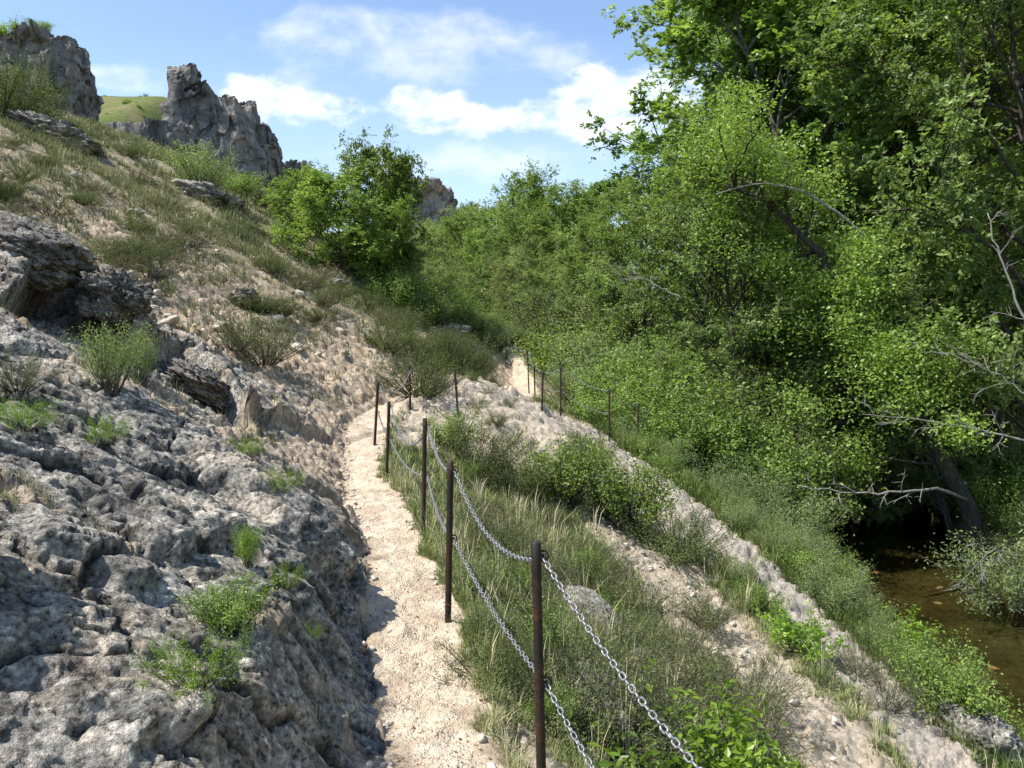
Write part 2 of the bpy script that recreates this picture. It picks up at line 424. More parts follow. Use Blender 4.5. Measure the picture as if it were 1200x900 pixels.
def leaf_material(name, dark, light, trans=.38, rough=.45, spec=.4, hue=None):
    q = NT(name); t = q.attr('tint')
    stops = [(.0, dark), (.55, tuple((a + b) / 2 for a, b in zip(dark, light))), (1.0, light)]
    c = q.ramp(t, stops)
    info = q.n('ShaderNodeObjectInfo').outputs['Random']
    hs = q.n('ShaderNodeHueSaturation', Color=c)
    q.set(hs, 'Hue', q.math('ADD', .495, q.math('MULTIPLY', info, .014)))
    q.set(hs, 'Value', q.math('ADD', .86, q.math('MULTIPLY', info, .3)))
    c = hs.outputs[0]
    d = q.bsdf(c, rough, spec=spec)
    tr = q.n('ShaderNodeBsdfTranslucent')
    q.set(tr, 'Color', q.mix(1.0, c, (1.6, 1.6, .75), 'MULTIPLY'))
    mx = q.n('ShaderNodeMixShader', Fac=trans)
    q.t.links.new(d, mx.inputs[1]); q.t.links.new(tr.outputs[0], mx.inputs[2])
    return q.done(mx.outputs[0])
def bark_material(name, a, b):
    q = NT(name); P = q.n('ShaderNodeTexCoord').outputs['Object']
    mp = q.n('ShaderNodeMapping', Vector=P); mp.inputs['Scale'].default_value = (6, 6, 1.2)
    n = q.noise(3, 6, .65, mp.outputs[0]); c = q.ramp(n, [(.35, a), (.65, b)])
    return q.done(q.bsdf(c, .9, q.bump(n, .7, .03), spec=.2))
def rust_material():
    q = NT("rusted dark steel"); P = q.n('ShaderNodeTexCoord').outputs['Object']
    n = q.noise(9, 8, .7, P); f = q.noise(70, 4, .6, P)
    z = q.n('ShaderNodeSeparateXYZ', Vector=P).outputs[2]
    c = q.ramp(n, [(.36, (.012, .014, .012)), (.48, (.026, .021, .017)), (.60, (.10, .042, .022))])
    c = q.mix(q.ramp(f, [(.4, (0, 0, 0)), (.7, (1, 1, 1))]), c, (.030, .021, .016))
    return q.done(q.bsdf(c, .62, q.bump(f, .35, .004), metal=.35, spec=.4))
def zinc_material():
    q = NT("galvanised chain steel"); P = q.n('ShaderNodeTexCoord').outputs['Object']
    n = q.noise(60, 4, .6, P)
    c = q.ramp(n, [(.35, (.15, .15, .155)), (.65, (.32, .32, .33))])
    return q.done(q.bsdf(c, .5, metal=.7, spec=.5))
def water_material():
    q = NT("shallow stream water"); P = q.pos()
    nrm = q.bump(q.noise(5, 3, .5, P), .25, .03)
    gl = q.n('ShaderNodeBsdfGlossy', Roughness=.03, Normal=nrm)
    tr = q.n('ShaderNodeBsdfTransparent'); tr.inputs[0].default_value = (.58, .52, .36, 1)
    fr = q.n('ShaderNodeFresnel', IOR=1.33, Normal=nrm)
    mx = q.n('ShaderNodeMixShader', Fac=fr.outputs[0])
    q.t.links.new(tr.outputs[0], mx.inputs[1]); q.t.links.new(gl.outputs[0], mx.inputs[2])
    return q.done(mx.outputs[0])
def scrub_hill_material():
    q = NT("scrubby far hill"); P = q.pos()
    n = q.noise(.12, 8, .65, P); f = q.noise(.9, 5, .7, P)
    c = q.ramp(n, [(.36, (.085, .10, .035)), (.5, (.16, .17, .06)), (.62, (.24, .21, .10)), (.74, (.28, .25, .19))])
    c = q.mix(.8, c, q.ramp(f, [(.36, (.30, .33, .28)), (.5, (1, 1, 1))]), 'MULTIPLY')
    return q.done(q.bsdf(c, .95, q.bump(f, 1, .4), spec=.1))

M_ground = ground_material(); M_rock = rock_material("lichen grey rock", 1.25); M_dark = rock_material("dark crusted rock", .95); M_cliff = cliff_material()
M_post = rust_material(); M_chain = zinc_material(); M_water = water_material(); M_hill = scrub_hill_material()

# ------------------------------------------------------------------ terrain meshes
NXG = 860
def build_ground():
    c0 = 1.5
    def lg(a, b, n): return np.exp(np.linspace(math.log(a), math.log(b), n))[:-1]
    yy = np.concatenate([np.linspace(.5, 1.7, 50)[:-1], lg(1.7, 7, 560), lg(7, 20, 400), lg(20, 151, 330), [151]]); NYG = len(yy)
    # finer columns in view than outside it
    t = np.concatenate([np.linspace(-1.6, -.78, 90)[:-1], np.linspace(-.78, .78, NXG), np.linspace(.78, 1.6, 90)[1:]])
    nx = len(t)
    Y, Tt = np.meshgrid(yy, t, indexing='ij'); X = Tt * (Y + c0)
    x = X.ravel(); y = Y.ravel()
    m = masks(x, y); zb_ = base(x, y); dd_ = detail(x, y, m); z = zb_ + dd_
    # the slab's relief stands out along the slab's own normal, so its ledges lean out over the slope
    sl_ = (.55 + .75 * (1 - sstep(.35, .7, m['left'])) * sstep(1, 2.4, y) * (1 - sstep(5.5, 7.5, y))) * m['grey'] * sstep(.02, .14, m['left'])
    nx_ = sl_ / np.sqrt(1 + sl_ * sl_); nz_ = 1 / np.sqrt(1 + sl_ * sl_)
    ox_ = np.clip(dd_, -.4, .5) * nx_; z = zb_ + dd_ * nz_
    # overhang: steep steps lean out a little
    Z = z.reshape(Y.shape)
    co = np.stack([x + ox_, y, z], 1)
    idx = np.arange(len(x)).reshape(NYG, nx)
    q = np.stack([idx[:-1, :-1], idx[:-1, 1:], idx[1:, 1:], idx[1:, :-1]], -1).reshape(-1, 4)
    isp = (m['path'][q].mean(1) > .5)
    def sub(name, qq):
        used, inv = np.unique(qq.ravel(), return_inverse=True)
        me = mesh_from(name, co[used], inv.astype(np.int32), np.full(len(qq), 4), True)
        for k in ('path', 'grey', 'bare', 'band', 'grass', 'bed', 'crack'): attr(me, k, m[k][used])
        return tag(link(name, me, M_ground), kind='structure')
    sub("ground", q[~isp]); sub("path", q[isp])
build_ground()

def sheet(name, x0, x1, y0, y1, nx, ny, fz, mat, kind='structure', smooth=True):
    X, Y = np.meshgrid(np.linspace(x0, x1, nx), np.linspace(y0, y1, ny)); x = X.ravel(); y = Y.ravel()
    z = fz(x, y); idx = np.arange(nx * ny).reshape(ny, nx)
    q = np.stack([idx[:-1, :-1], idx[:-1, 1:], idx[1:, 1:], idx[1:, :-1]], -1).reshape(-1, 4)
    me = mesh_from(name, np.stack([x, y, z], 1), q.ravel(), np.full(len(q), 4), smooth)
    return tag(link(name, me, mat), kind=kind)
# stream
def build_water():
    ys = np.linspace(-6, 60, 130); V = []
    for y in ys:
        a = float(wx_f(y)); b = a + float(ww_f(y)); V += [(a - .7, y, WATER), (b + .7, y, WATER)]
    q = [(2 * i, 2 * i + 1, 2 * i + 3, 2 * i + 2) for i in range(len(ys) - 1)]
    me = mesh_from("water", V, np.array(q).ravel(), np.full(len(q), 4), True)
    tag(link("water", me, M_water), kind='structure')
build_water()
# wide land to the horizon, below the valley
def far_land(x, y):
    d = np.hypot(x, y - 60)
    z = -9 + 0 * x
    return z
sheet("terrain", -1500, 1500, -1500, 1500, 60, 60, far_land, M_hill)
def meadow(x, y):
    a = 52.5 * np.exp(-(np.maximum(np.abs(x + 88) - 22, 0) / 17) ** 2 - ((y - 150) / 50) ** 2)
    return a - 2 + 1.2 * fbm(x * .06, y * .06, 1, 4)
def far_ridge(x, y):
    a = 50 * np.exp(-(np.maximum(np.abs(x + 30) - 26, 0) / 70) ** 2) * np.exp(-((y - 270) / 70) ** 2)
    return a - 4 + 2.5 * fbm(x * .03, y * .03, 6, 5)
q_ = NT("meadow grass hill"); P_ = q_.pos()
M_meadow = q_.done(q_.bsdf(q_.mix(.7, q_.ramp(q_.noise(.1, 6, .6, P_), [(.35, (.08, .115, .03)), (.55, (.125, .14, .046)), (.7, (.19, .155, .085))]), q_.ramp(q_.noise(1.3, 5, .7, P_), [(.35, (.5, .5, .5)), (.5, (1, 1, 1))]), 'MULTIPLY'), .95, spec=.1))
sheet("hill", -190, -20, 90, 230, 180, 150, meadow, M_meadow)
sheet("hill", -180, 220, 160, 420, 260, 150, far_ridge, M_hill)
def right_hill(x, y):
    return -8 + 30 * sstep(22, 75, x + .12 * y) + 2 * fbm(x * .05, y * .05, 4, 4)
sheet("hill", 20, 180, -60, 260, 90, 120, right_hill, M_hill)

# ------------------------------------------------------------------ tubes
class Tubes:
    def __init__(self): self.v = []; self.f = []; self.n = 0
    def add(self, pts, radii, sides=6, cap=True):
        pts = np.asarray(pts, float); n = len(pts)
        tang = np.gradient(pts, axis=0); tang /= np.linalg.norm(tang, axis=1)[:, None] + 1e-12
        up = np.array([0, 0, 1.0]) if abs(tang[0][2]) < .9 else np.array([1.0, 0, 0])
        ang = np.linspace(0, 2 * math.pi, sides, endpoint=False)
        b0 = self.n
        for i in range(n):
            a = np.cross(tang[i], up); a /= np.linalg.norm(a) + 1e-12; b = np.cross(a, tang[i])
            up = b
            self.v.append(pts[i] + radii[i] * (np.cos(ang)[:, None] * a + np.sin(ang)[:, None] * b))
        i = np.arange(n - 1)[:, None]; k = np.arange(sides)[None]
        q = np.stack([b0 + i * sides + k, b0 + i * sides + (k + 1) % sides, b0 + (i + 1) * sides + (k + 1) % sides, b0 + (i + 1) * sides + k], -1).reshape(-1, 4)
        self.f.append(q); self.n += n * sides
        if cap:
            e = b0 + (n - 1) * sides
            self.capf = getattr(self, 'capf', []); self.capf.append(list(range(e, e + sides))); self.capf.append(list(range(b0 + sides - 1, b0 - 1, -1)))
    def mesh(self, name, smooth=True):
        v = np.concatenate(self.v); q = np.concatenate(self.f)
        flat = q.ravel(); tot = np.full(len(q), 4)
        caps = getattr(self, 'capf', [])
        if caps:
            flat = np.concatenate([flat, np.concatenate(caps)]); tot = np.concatenate([tot, [len(c) for c in caps]])
        return mesh_from(name, v, flat, tot, smooth)

# ------------------------------------------------------------------ fence
POSTS = [  # top pixel, base pixel, depth, label
    ((900, 1030), (905, 1500), 1.7, "rusted steel post below the view at the lower end of the nearest chains"),
    ((628, 635), (636, 968), 3.0, "nearest and tallest rusty steel post, brown stained, chain hanging on both sides of it"),
    ((528, 540), (525, 733), 4.66, "dark green black post rising from the gravel trail edge, second from the camera"),
    ((498, 490), (496, 622), 6.8, "dark post third from the camera, just before the grassy bank narrows"),
    ((456, 470), (453, 567), 9.3, "thin dark post fourth from the camera, at the bend of the gravel trail"),
    ((443, 447), (439, 528), 11.1, "thin dark post leaning slightly right, fifth from the camera, last beside the pale trail"),
    ((480, 445), (481, 512), 13.4, "thin dark post standing in front of the low shrub on the rocky bulge"),
    ((533, 440), (537, 508), 13.2, "leaning dark post alone in the middle of the bare rocky bulge"),
    ((636, 457), (635, 518), 15.0, "dark post at the foot of the bulge, nearest of the far group of posts"),
    ((714, 455), (714, 510), 16.4, "dark post at the top of the pale rock spur, chain running both ways"),
    ((748, 472), (747, 508), 17.0, "short dark post at the end of the far chain, half sunk in green bushes"),
    ((657, 428), (657, 482), 16.7, "dark post in the far group where two pale chains meet against bushes"),
    ((626, 428), (627, 472), 20.0, "dark post beside the far stretch of trail, left of the chained pair"),
    ((618, 410), (620, 460), 22.0, "dark post at the right edge of the distant climbing trail"),
    ((617, 394), (617, 432), 26.5, "faint thin post highest up the distant trail against the green valley")]
def build_posts():
    out = []
    for i, (tp, bp, d, lab) in enumerate(POSTS):
        top = pt(*tp, d); b = pt(*bp, d)
        gz = float(height(np.array([b.x]), np.array([b.y]))[0])
        base_ = Vector((b.x, b.y, gz))
        if top.z - gz < .72: top.z = gz + .78
        if i == 0: top = base_ + Vector((-.01, 0, 1.0))
        e = tag(empty("fence_post", base_), lab, "post", "steel posts of the chain handrail")
        dv = top - base_; L = dv.length; ax = dv.normalized()
        r = .0195
        t = Tubes()
        zs = np.concatenate([[-.15], np.linspace(0, L - .004, 14), [L]])
        rr = np.full(len(zs), r); rr[-1] = r - .004
        t.add([tuple(ax * z) for z in zs], rr, 20 if i < 4 else 10)
        link("pole", t.mesh("pole"), M_post, e)
        att = []
        for frac, nm in ((L - .055, 'u'), (L * .52, 'l')):
            p = ax * frac
            tt = Tubes(); a = np.linspace(0, 2 * math.pi, 13)
            rad = r + .013
            # a ring bolt on the side of the pole towards the bank
            c = p + Vector((r * .5, 0, 0))
            tt.add([(c.x + .02 * math.cos(k) + .018, c.y, c.z + .02 * math.sin(k)) for k in a], np.full(13, .0045), 6, cap=False)
            tt.add([tuple(p - Vector((r + .006, 0, 0))), tuple(p + Vector((r + .012, 0, 0)))], [.0065, .0065], 6)
            link("ring_bolt", tt.mesh("ring_bolt"), M_post, e)
            att.append(base_ + c + Vector((.02, 0, -.012)))
        out.append(att)
    return out
ATT = build_posts()
def chain(a, b, sag, label, pitch=.031, fine=True):
    a = Vector(a); b = Vector(b)
    n = 200; t = np.linspace(0, 1, n)
    P = np.array([a.lerp(b, k) for k in t]); P[:, 2] -= sag * 4 * t * (1 - t)
    seg = np.linalg.norm(np.diff(P, axis=0), axis=1); s = np.concatenate([[0], np.cumsum(seg)])
    N = max(3, int(s[-1] / pitch)); q = np.linspace(0, s[-1], N + 1)
    C = np.stack([np.interp(q, s, P[:, k]) for k in range(3)], 1)
    hl, hw, wr = .0215 - .0058, .0085, .0038     # half length, half width, wire radius
    na, ns = (14, 7) if fine else (10, 5)
    th = np.linspace(0, 2 * math.pi, na, endpoint=False)
    ex = np.where(np.abs(np.cos(th)) > 1e-6, np.sign(np.cos(th)), 0) * (hl - hw) + hw * np.cos(th); ey = hw * np.sin(th)
    ph = np.linspace(0, 2 * math.pi, ns, endpoint=False)
    V = []; Fq = []; b0 = 0
    org = Vector(a)
    i = np.arange(na)[:, None]; k = np.arange(ns)[None]
    Q = np.stack([i * ns + k, i * ns + (k + 1) % ns, ((i + 1) % na) * ns + (k + 1) % ns, ((i + 1) % na) * ns + k], -1).reshape(-1, 4)
    lr = np.random.default_rng(int(abs(a.x * 1000)) + 5)
    for j in range(N):
        m = (C[j] + C[j + 1]) / 2; T = C[j + 1] - C[j]; T /= np.linalg.norm(T)
        side = np.cross(T, [0, 0, 1.0]); side /= np.linalg.norm(side); upv = np.cross(side, T)
        an = (math.pi / 2) * (j % 2) + .78 + lr.normal(0, .12)
        A = math.cos(an) * side + math.sin(an) * upv; B = -math.sin(an) * side + math.cos(an) * upv
        path = m + ex[:, None] * T + ey[:, None] * A
        nrm = np.cos(th)[:, None] * T + np.sin(th)[:, None] * A
        ring = path[:, None, :] + wr * (np.cos(ph)[None, :, None] * nrm[:, None, :] + np.sin(ph)[None, :, None] * B[None, None, :])
        V.append(ring.reshape(-1, 3) - np.array(org)); Fq.append(Q + b0); b0 += na * ns
    q = np.concatenate(Fq)
    me = mesh_from("chain", np.concatenate(V), q.ravel(), np.full(len(q), 4), True)
    o = link("chain", me, M_chain); o.location = org
    tag(o, label, "chain", "galvanised chains of the handrail")
U = [a[0] for a in ATT]; Lw = [a[1] for a in ATT]
chain(U[0], U[1], .06, "upper galvanised chain with the largest links, running down from the nearest post to the corner")
chain(Lw[0], Lw[1], .06, "lower galvanised chain with large links below the nearest post, leaving the bottom of the view")
chain(U[1], U[2], .16, "upper chain sagging between the nearest post and the second post")
chain(Lw[1], Lw[2], .05, "lower chain drawn taut between the nearest post and the second post")
chain(U[2], U[3], .12, "upper chain dipping between the second and the third post")
chain(Lw[2], Lw[3], .10, "lower chain dipping between the second and the third post")
chain(U[3], U[4], .30, "upper chain hanging slack between the third and the fourth post", fine=False)
chain(Lw[3], Lw[4], .12, "lower chain between the third and the fourth post above dry grass", fine=False)
chain(U[4], U[5], .05, "short upper chain between the fourth and the fifth post", fine=False)
chain(Lw[4], Lw[5], .05, "short lower chain between the fourth and the fifth post", fine=False)
chain(U[5], U[6], .22, "dull chain drooping from the fifth post to the post by the bulge shrub", fine=False)
chain(U[12], U[11], .12, "upper far chain sagging left of the post where two chains meet", fine=False)
chain(Lw[12], Lw[11], .08, "lower far chain sagging left of the post where two chains meet", fine=False)
chain(U[11], U[9], .10, "long upper far chain running right down to the spur top post", fine=False)
chain(Lw[11], Lw[9], .10, "long lower far chain running right down to the spur top post", fine=False)
chain(U[9], U[10], .10, "upper far chain reaching the half hidden last post in the bushes", fine=False)
chain(Lw[9], Lw[10] - Vector((0, 0, .2)), .08, "lower far chain sloping into the bushes past the spur top post", fine=False)
chain(U[13], U[12], .10, "upper chain beside the distant trail, left of the far posts", fine=False)

# ------------------------------------------------------------------ rocks
def rock_mesh(name, seed, dims, amp=.22, power=2.6, nu=150, nv=100, strata=.5, freq=1.0):
    th = np.linspace(0, 2 * math.pi, nu, endpoint=False); ph = np.linspace(-math.pi / 2, math.pi / 2, nv)
    PH, TH = np.meshgrid(ph, th, indexing='ij')
    n = np.stack([np.cos(PH) * np.cos(TH), np.cos(PH) * np.sin(TH), np.sin(PH)], -1)
    k = (np.abs(n) ** power).sum(-1) ** (-1 / power)
    p = n * k[..., None]
    q = p * freq + seed * 7.7
    a = fbm(q[..., 0] * 1.3, q[..., 1] * 1.3, q[..., 2] * 1.6, 5)
    b = fbm(q[..., 0] * 2.6, q[..., 1] * 2.6, q[..., 2] * (2.6 + 4 * strata), 5, ridged=True)
    c = fbm(q[..., 0] * 6, q[..., 1] * 6, q[..., 2] * 8, 5, g=.6)
    s = np.abs(((q[..., 2] * 3.2 + a * 1.4) % 1) - .5) * 2
    w1 = facets3(q[..., 0] * 1.5 + .4 * a, q[..., 1] * 1.5 + .3 * b, q[..., 2] * 2.2 + .4 * a, seed); w2 = facets3(q[..., 0] * 4.5 + .3 * c, q[..., 1] * 4.5, q[..., 2] * 6.5 + .3 * a, seed + 9)
    d = amp * (.8 * a + .12 * b + .30 * c + .62 * w1 + .24 * w2 - strata * .10 * (1 - sstep(.0, .4, s)))
    p = p * (1 + d)[..., None]
    v = (p * np.array(dims)).reshape(-1, 3)
    idx = np.arange(nu * nv).reshape(nv, nu); nx = np.roll(idx, -1, 1)
    q4 = np.stack([idx[:-1], nx[:-1], nx[1:], idx[1:]], -1).reshape(-1, 4)
    return mesh_from(name, v, q4.ravel(), np.full(len(q4), 4), True)
def rock(u, v, dims, rot, label, seed, sink=.3, amp=.25, mat=None, cat="rock", name="rock", group=None, push=0.0, **kw):
    h = hit(u, v); me = rock_mesh(name, seed, dims, amp, **kw)
    o = link(name, me, mat or M_rock); o.location = h + Vector((0, push, dims[2] * (1 - 2 * sink)))
    o.rotation_euler = [R(a) for a in rot]
    return tag(o, label, cat, group)
rock(30, 345, (.70, .60, .33), (0, 27, -8), "big dark lichen grey boulder slab jutting out at the left edge above a black hollow", 1, sink=-.05, nu=280, nv=170, strata=.5, mat=M_dark)
rock(134, 396, (.36, .44, .33), (4, 28, 18), "dark overhanging boulder on the slope, right behind the feathery yellow green bush", 2, sink=-.02, nu=240, nv=150, mat=M_dark)
rock(232, 460, (.42, .46, .17), (6, 30, 30), "low dark rock lip casting a long shadow down the grey slab", 4, sink=.2, nu=180, nv=110, mat=M_dark)
rock(-92, 660, (.12, .22, .19), (0, 0, 0), "unseen dark rock past the left edge, added to cast a shadow across the near slab", 19, sink=.2, nu=150, nv=100, mat=M_dark)  # out of view on the left, added for its shadow on the slab
rock(712, 755, (.50, .17, .15), (0, 30, -52), "long smooth grey rock under the nearest chain on the grassy bank", 12, sink=.25, amp=.14, nu=150, nv=90, strata=.1)
rock(742, 792, (.155, .15, .13), (0, 10, 0), "rounded pale boulder at the lower end of the long smooth rock", 13, sink=.15, amp=.18, strata=.1)
rock(700, 850, (.24, .18, .17), (0, 30, -30), "dark shaded rock below the lower chain behind the bright leafy plant", 14, sink=.3)
rock(1140, 875, (.32, .42, .30), (0, 20, 20), "grey end of the rock spur above the stream in the lower right corner", 16, sink=.45, nu=170, nv=110)
rock(62, 166, (1.1, .8, .45), (0, 16, 8), "dark rock outcrop on the upper slope below the left cliff", 17, sink=.35, amp=.35)
rock(885, 688, (.12, .11, .09), (0, 0, 0), "white stone on the crest of the pale rock spur", 18, sink=.1, amp=.15, push=.2)
for i, (u, v, s, lab) in enumerate([(235, 232, .75, "pale stone at the foot of the bright round shrub on the hillside"), (265, 240, .5, "small pale rock lying right of the shrub foot on the hillside"), (310, 240, .9, "long low grey rock near the hillside tree's left side"),
        (285, 355, .35, "flat grey stone on the tan scree above the dark cushion shrubs"), (390, 338, .4, "grey stone beside the foot of the leaning hillside tree"), (520, 398, .7, "pale weathered rock among the shrubs on the trail crest"), (570, 400, .75, "grey split rock at the top right end of the shrub row beside the trail")]):
    rock(u, v, (s, s * .7, s * .42), (0, 14, i * 40), lab, 20 + i, sink=.3, amp=.3, nu=70, nv=45)
# loose stones of the gravel chute
proto_st = [rock_mesh("loose_stone", 40 + i, (1, .8, .6), .3, nu=18, nv=12, strata=.2) for i in range(4)]
q_ = NT("pale limestone rubble"); P_ = q_.pos()
M_stone = q_.done(q_.bsdf(q_.mix(.7, q_.ramp(q_.noise(7, 5, .6, P_), [(.3, (.38, .33, .26)), (.7, (.58, .52, .43))]), q_.ramp(q_.noise(60, 3, .6, P_), [(.35, (.6, .6, .6)), (.5, (1, 1, 1))]), 'MULTIPLY'), .9, spec=.2))
for me in proto_st: me.materials.append(M_stone)
def stones():
    r = random.Random(5)
    spots = []
    for k in range(60):
        t = r.random(); v = 560 + 330 * t + r.gauss(0, 9); u = np.interp(v, [560, 620, 700, 760, 830, 890], [690, 722, 800, 868, 940, 985]) + r.gauss(0, 13 + 10 * t)
        spots.append((u, v, r.uniform(.015, .04)))
    ys = np.exp(np.linspace(math.log(1.2), math.log(60), 1500))
    for k, (u, v, s) in enumerate(spots):
        h = hit(u, v)
        o = bpy.data.objects.new("loose_stone", proto_st[k % 4]); COL.objects.link(o)
        o.location = h + Vector((0, 0, s * .3)); o.scale = (s, s, s); o.rotation_euler = (r.uniform(-.4, .4), r.uniform(-.4, .4), r.uniform(0, 6))
        tag(o, "small pale loose stone in the gravel chute down the grassy bank", "stone", "loose stones in the gravel chute")
stones()
def hill_stones():
    r = random.Random(15); n = 0
    while n < 130:
        h = hit(r.uniform(-30, 470), r.uniform(170, 420), False)
        if h.y < 10 or h.y > 45 or h.x > float(xp_f(h.y)) - .6: continue
        z = float(height(np.array([h.x]), np.array([h.y]))[0]); s = min(.24, r.lognormvariate(-2.55, .5)); n += 1
        o = bpy.data.objects.new("scree_stone", proto_st[n % 4]); COL.objects.link(o)
        o.location = (h.x, h.y, z + s * .2); o.scale = (s, s * r.uniform(.7, 1), s * .75); o.rotation_euler = (r.uniform(-.5, .5), r.uniform(-.5, .5), r.uniform(0, 6))
        tag(o, "pale limestone fragment lying on the left hillside scree", "stone", "stones on the hillside scree")
hill_stones()
def trail_stones():
    r = random.Random(9)
    for k in range(170):
        y = r.uniform(2.6, 12); sd_ = -1 if r.random() < .7 else 1
        x = float(xp_f(y)) + sd_ * (.17 + abs(r.gauss(0, .14))); s = r.uniform(.008, .028)
        z = float(height(np.array([x]), np.array([y]))[0])
        o = bpy.data.objects.new("loose_stone", proto_st[k % 4]); COL.objects.link(o)
        o.location = (x, y, z + s * .3); o.scale = (s, s, s); o.rotation_euler = (r.uniform(-.4, .4), r.uniform(-.4, .4), r.uniform(0, 6))
        tag(o, "small loose stone lying along the edge of the gravel trail", "stone", "loose stones along the trail")
trail_stones()

# ------------------------------------------------------------------ cliffs
def cliff(name, ridge, zbase, thick, label, seed, nl=260, nh=150, amp=1.0, fs=1.0, lean=.12):
    """ridge: [(x, y, ztop)] along the crest; front wall, broken top and back"""
    Rg = np.array(ridge, float); s = np.concatenate([[0], np.cumsum(np.linalg.norm(np.diff(Rg[:, :2], axis=0), axis=1))])
    u = np.linspace(0, s[-1], nl); C = np.stack([np.interp(u, s, Rg[:, k]) for k in range(3)], 1)
    tx = np.gradient(C[:, 0]); ty = np.gradient(C[:, 1]); l = np.hypot(tx, ty); nx, ny = ty / l, -tx / l     # front side
    k = np.linspace(0, 1, nh)
    endf = np.clip(np.minimum(u, s[-1] - u) / (thick * .8), 0, 1) ** .6
    V = np.zeros((nl, nh, 3))
    for j, kk in enumerate(k):
        if kk < .62: hgt = kk / .62; off = .5 * thick - lean * (C[:, 2] - zbase) * hgt
        elif kk < .75: hgt = 1.0; off = .5 * thick - lean * (C[:, 2] - zbase) - (kk - .62) / .13 * (thick - lean * (C[:, 2] - zbase))
        else: hgt = 1 - (kk - .75) / .25; off = -.5 * thick
        off = off * (.12 + .88 * endf)
        V[:, j, 0] = C[:, 0] + nx * off; V[:, j, 1] = C[:, 1] + ny * off
        V[:, j, 2] = zbase + (C[:, 2] - zbase) * hgt
    f = fs
    X, Y, Z = V[..., 0], V[..., 1], V[..., 2]
    a = fbm(X * .16 * f + seed, Y * .16 * f, Z * .07 * f, 5)
    b = fbm(X * .5 * f + seed, Y * .5 * f, Z * .26 * f, 5, ridged=True)
    c = fbm(X * .25 * f, Y * .25 * f + seed, Z * 1.1 * f, 4)
    hz = fbm(X * .6 * f + seed, Y * .6 * f, 3 + 0 * X, 4)
    w1 = facets3(X * .30 * f + .5 * a, Y * .30 * f, Z * .16 * f + .4 * c, int(seed)); w2 = facets3(X * .95 * f + .4 * b, Y * .95 * f, Z * .62 * f + .3 * a, int(seed) + 3)
    d = amp * (1.0 * a + .22 * b + .22 * c + .55 * w1 + .40 * w2)
    V[..., 0] += nx[:, None] * d + .5 * amp * hz; V[..., 1] += ny[:, None] * d
    topw = np.clip((Z - zbase) / np.maximum(C[:, 2][:, None] - zbase, .1), 0, 1) ** 2
    V[..., 2] += topw * amp * (1.0 * hz + .30 * w1 + .25 * w2 + .45 * fbm(X * 1.7 * f + seed, Y * 1.7 * f, 8 + 0 * X, 3, ridged=True))
    idx = np.arange(nl * nh).reshape(nl, nh)
    q = np.stack([idx[:-1, :-1], idx[1:, :-1], idx[1:, 1:], idx[:-1, 1:]], -1).reshape(-1, 4)
    org = Vector((C[:, 0].mean(), C[:, 1].mean(), zbase))
    vv = V.reshape(-1, 3) - np.array(org)
    flat = q.ravel(); tot = np.full(len(q), 4)
    for e in (idx[0][::-1], idx[-1]):
        flat = np.concatenate([flat, e]); tot = np.concatenate([tot, [len(e)]])
    o = link(name, mesh_from(name, vv, flat, tot, False), M_cliff); o.location = org
    return tag(o, label, "cliff")
def crest(px, d0, d1, k=.982):
    px = [(600 + (u - 600) * k, 420 + (v - 420) * k) for u, v in px]
    n = len(px); return [tuple(pt(u, v, d0 + (d1 - d0) * i / (n - 1))) for i, (u, v) in enumerate(px)]
cliff("rock_cliff", crest([(-114, 40), (-44, 42), (6, 47), (36, 46), (52, 49), (64, 52), (72, 64), (80, 74), (87, 100), (93, 120), (99, 146)], 70, 78), 17.0, 9,
      "massive grey cliff block at the far left with a steep right edge", 1.0, amp=.8)
cliff("rock_cliff", crest([(20, 66), (48, 64), (70, 76), (82, 100), (95, 130)], 66, 69), 16.0, 5, "lower dark cliff step in front of the massive left block", 5.0, amp=.7, nl=150, nh=90)
cliff("rock_cliff", crest([(196, 92), (198, 80), (203, 76), (210, 80), (222, 90), (233, 101), (246, 110), (258, 112), (266, 122), (270, 116), (275, 118), (280, 142), (296, 147), (308, 152), (318, 168), (326, 186), (331, 206)], 70, 79), 14.0, 7,
      "jagged pointed limestone crag stepping down to the right against the sky", 9.0, nl=420, nh=190, amp=.62)
cliff("rock_cliff", crest([(100, 140), (125, 150), (150, 152), (170, 146), (190, 142), (215, 150), (240, 168)], 66, 68), 14.0, 5, "low dark rock band linking the left cliff with the pointed crag", 13.0, amp=.6, nl=200, nh=80)
cliff("rock_cliff", crest([(315, 186), (335, 187), (350, 191), (372, 196)], 96, 99), 18.0, 6, "small distant rock shoulder just right of the pointed crag's foot", 15.0, amp=.7, nl=120, nh=60)
cliff("rock_cliff", crest([(440, 205), (470, 211), (500, 217), (508, 222), (514, 226), (524, 236), (530, 241), (545, 243), (556, 246)], 140, 150), 6.0, 12,
      "distant shadowed cliff showing between the hillside tree and the valley woods", 17.0, amp=1.3, fs=.6, nl=220, nh=110)

def stream_stones():
    r = random.Random(31)
    for k in range(20):
        y = r.uniform(11, 22); x = float(wx_f(y)) + r.uniform(.1, 1.0) * float(ww_f(y)); sc = r.uniform(.05, .13)
        z = float(height(np.array([x]), np.array([y]))[0])
        o = bpy.data.objects.new("stream_stone", proto_st[k % 4]); COL.objects.link(o); o.location = (x, y, z + sc * .2)
        o.scale = (sc, sc * .8, sc * .55); o.rotation_euler = (0, 0, r.uniform(0, 6))
        tag(o, "brownish stone lying on the bed of the shallow stream", "stone", "stones in the stream")
stream_stones()
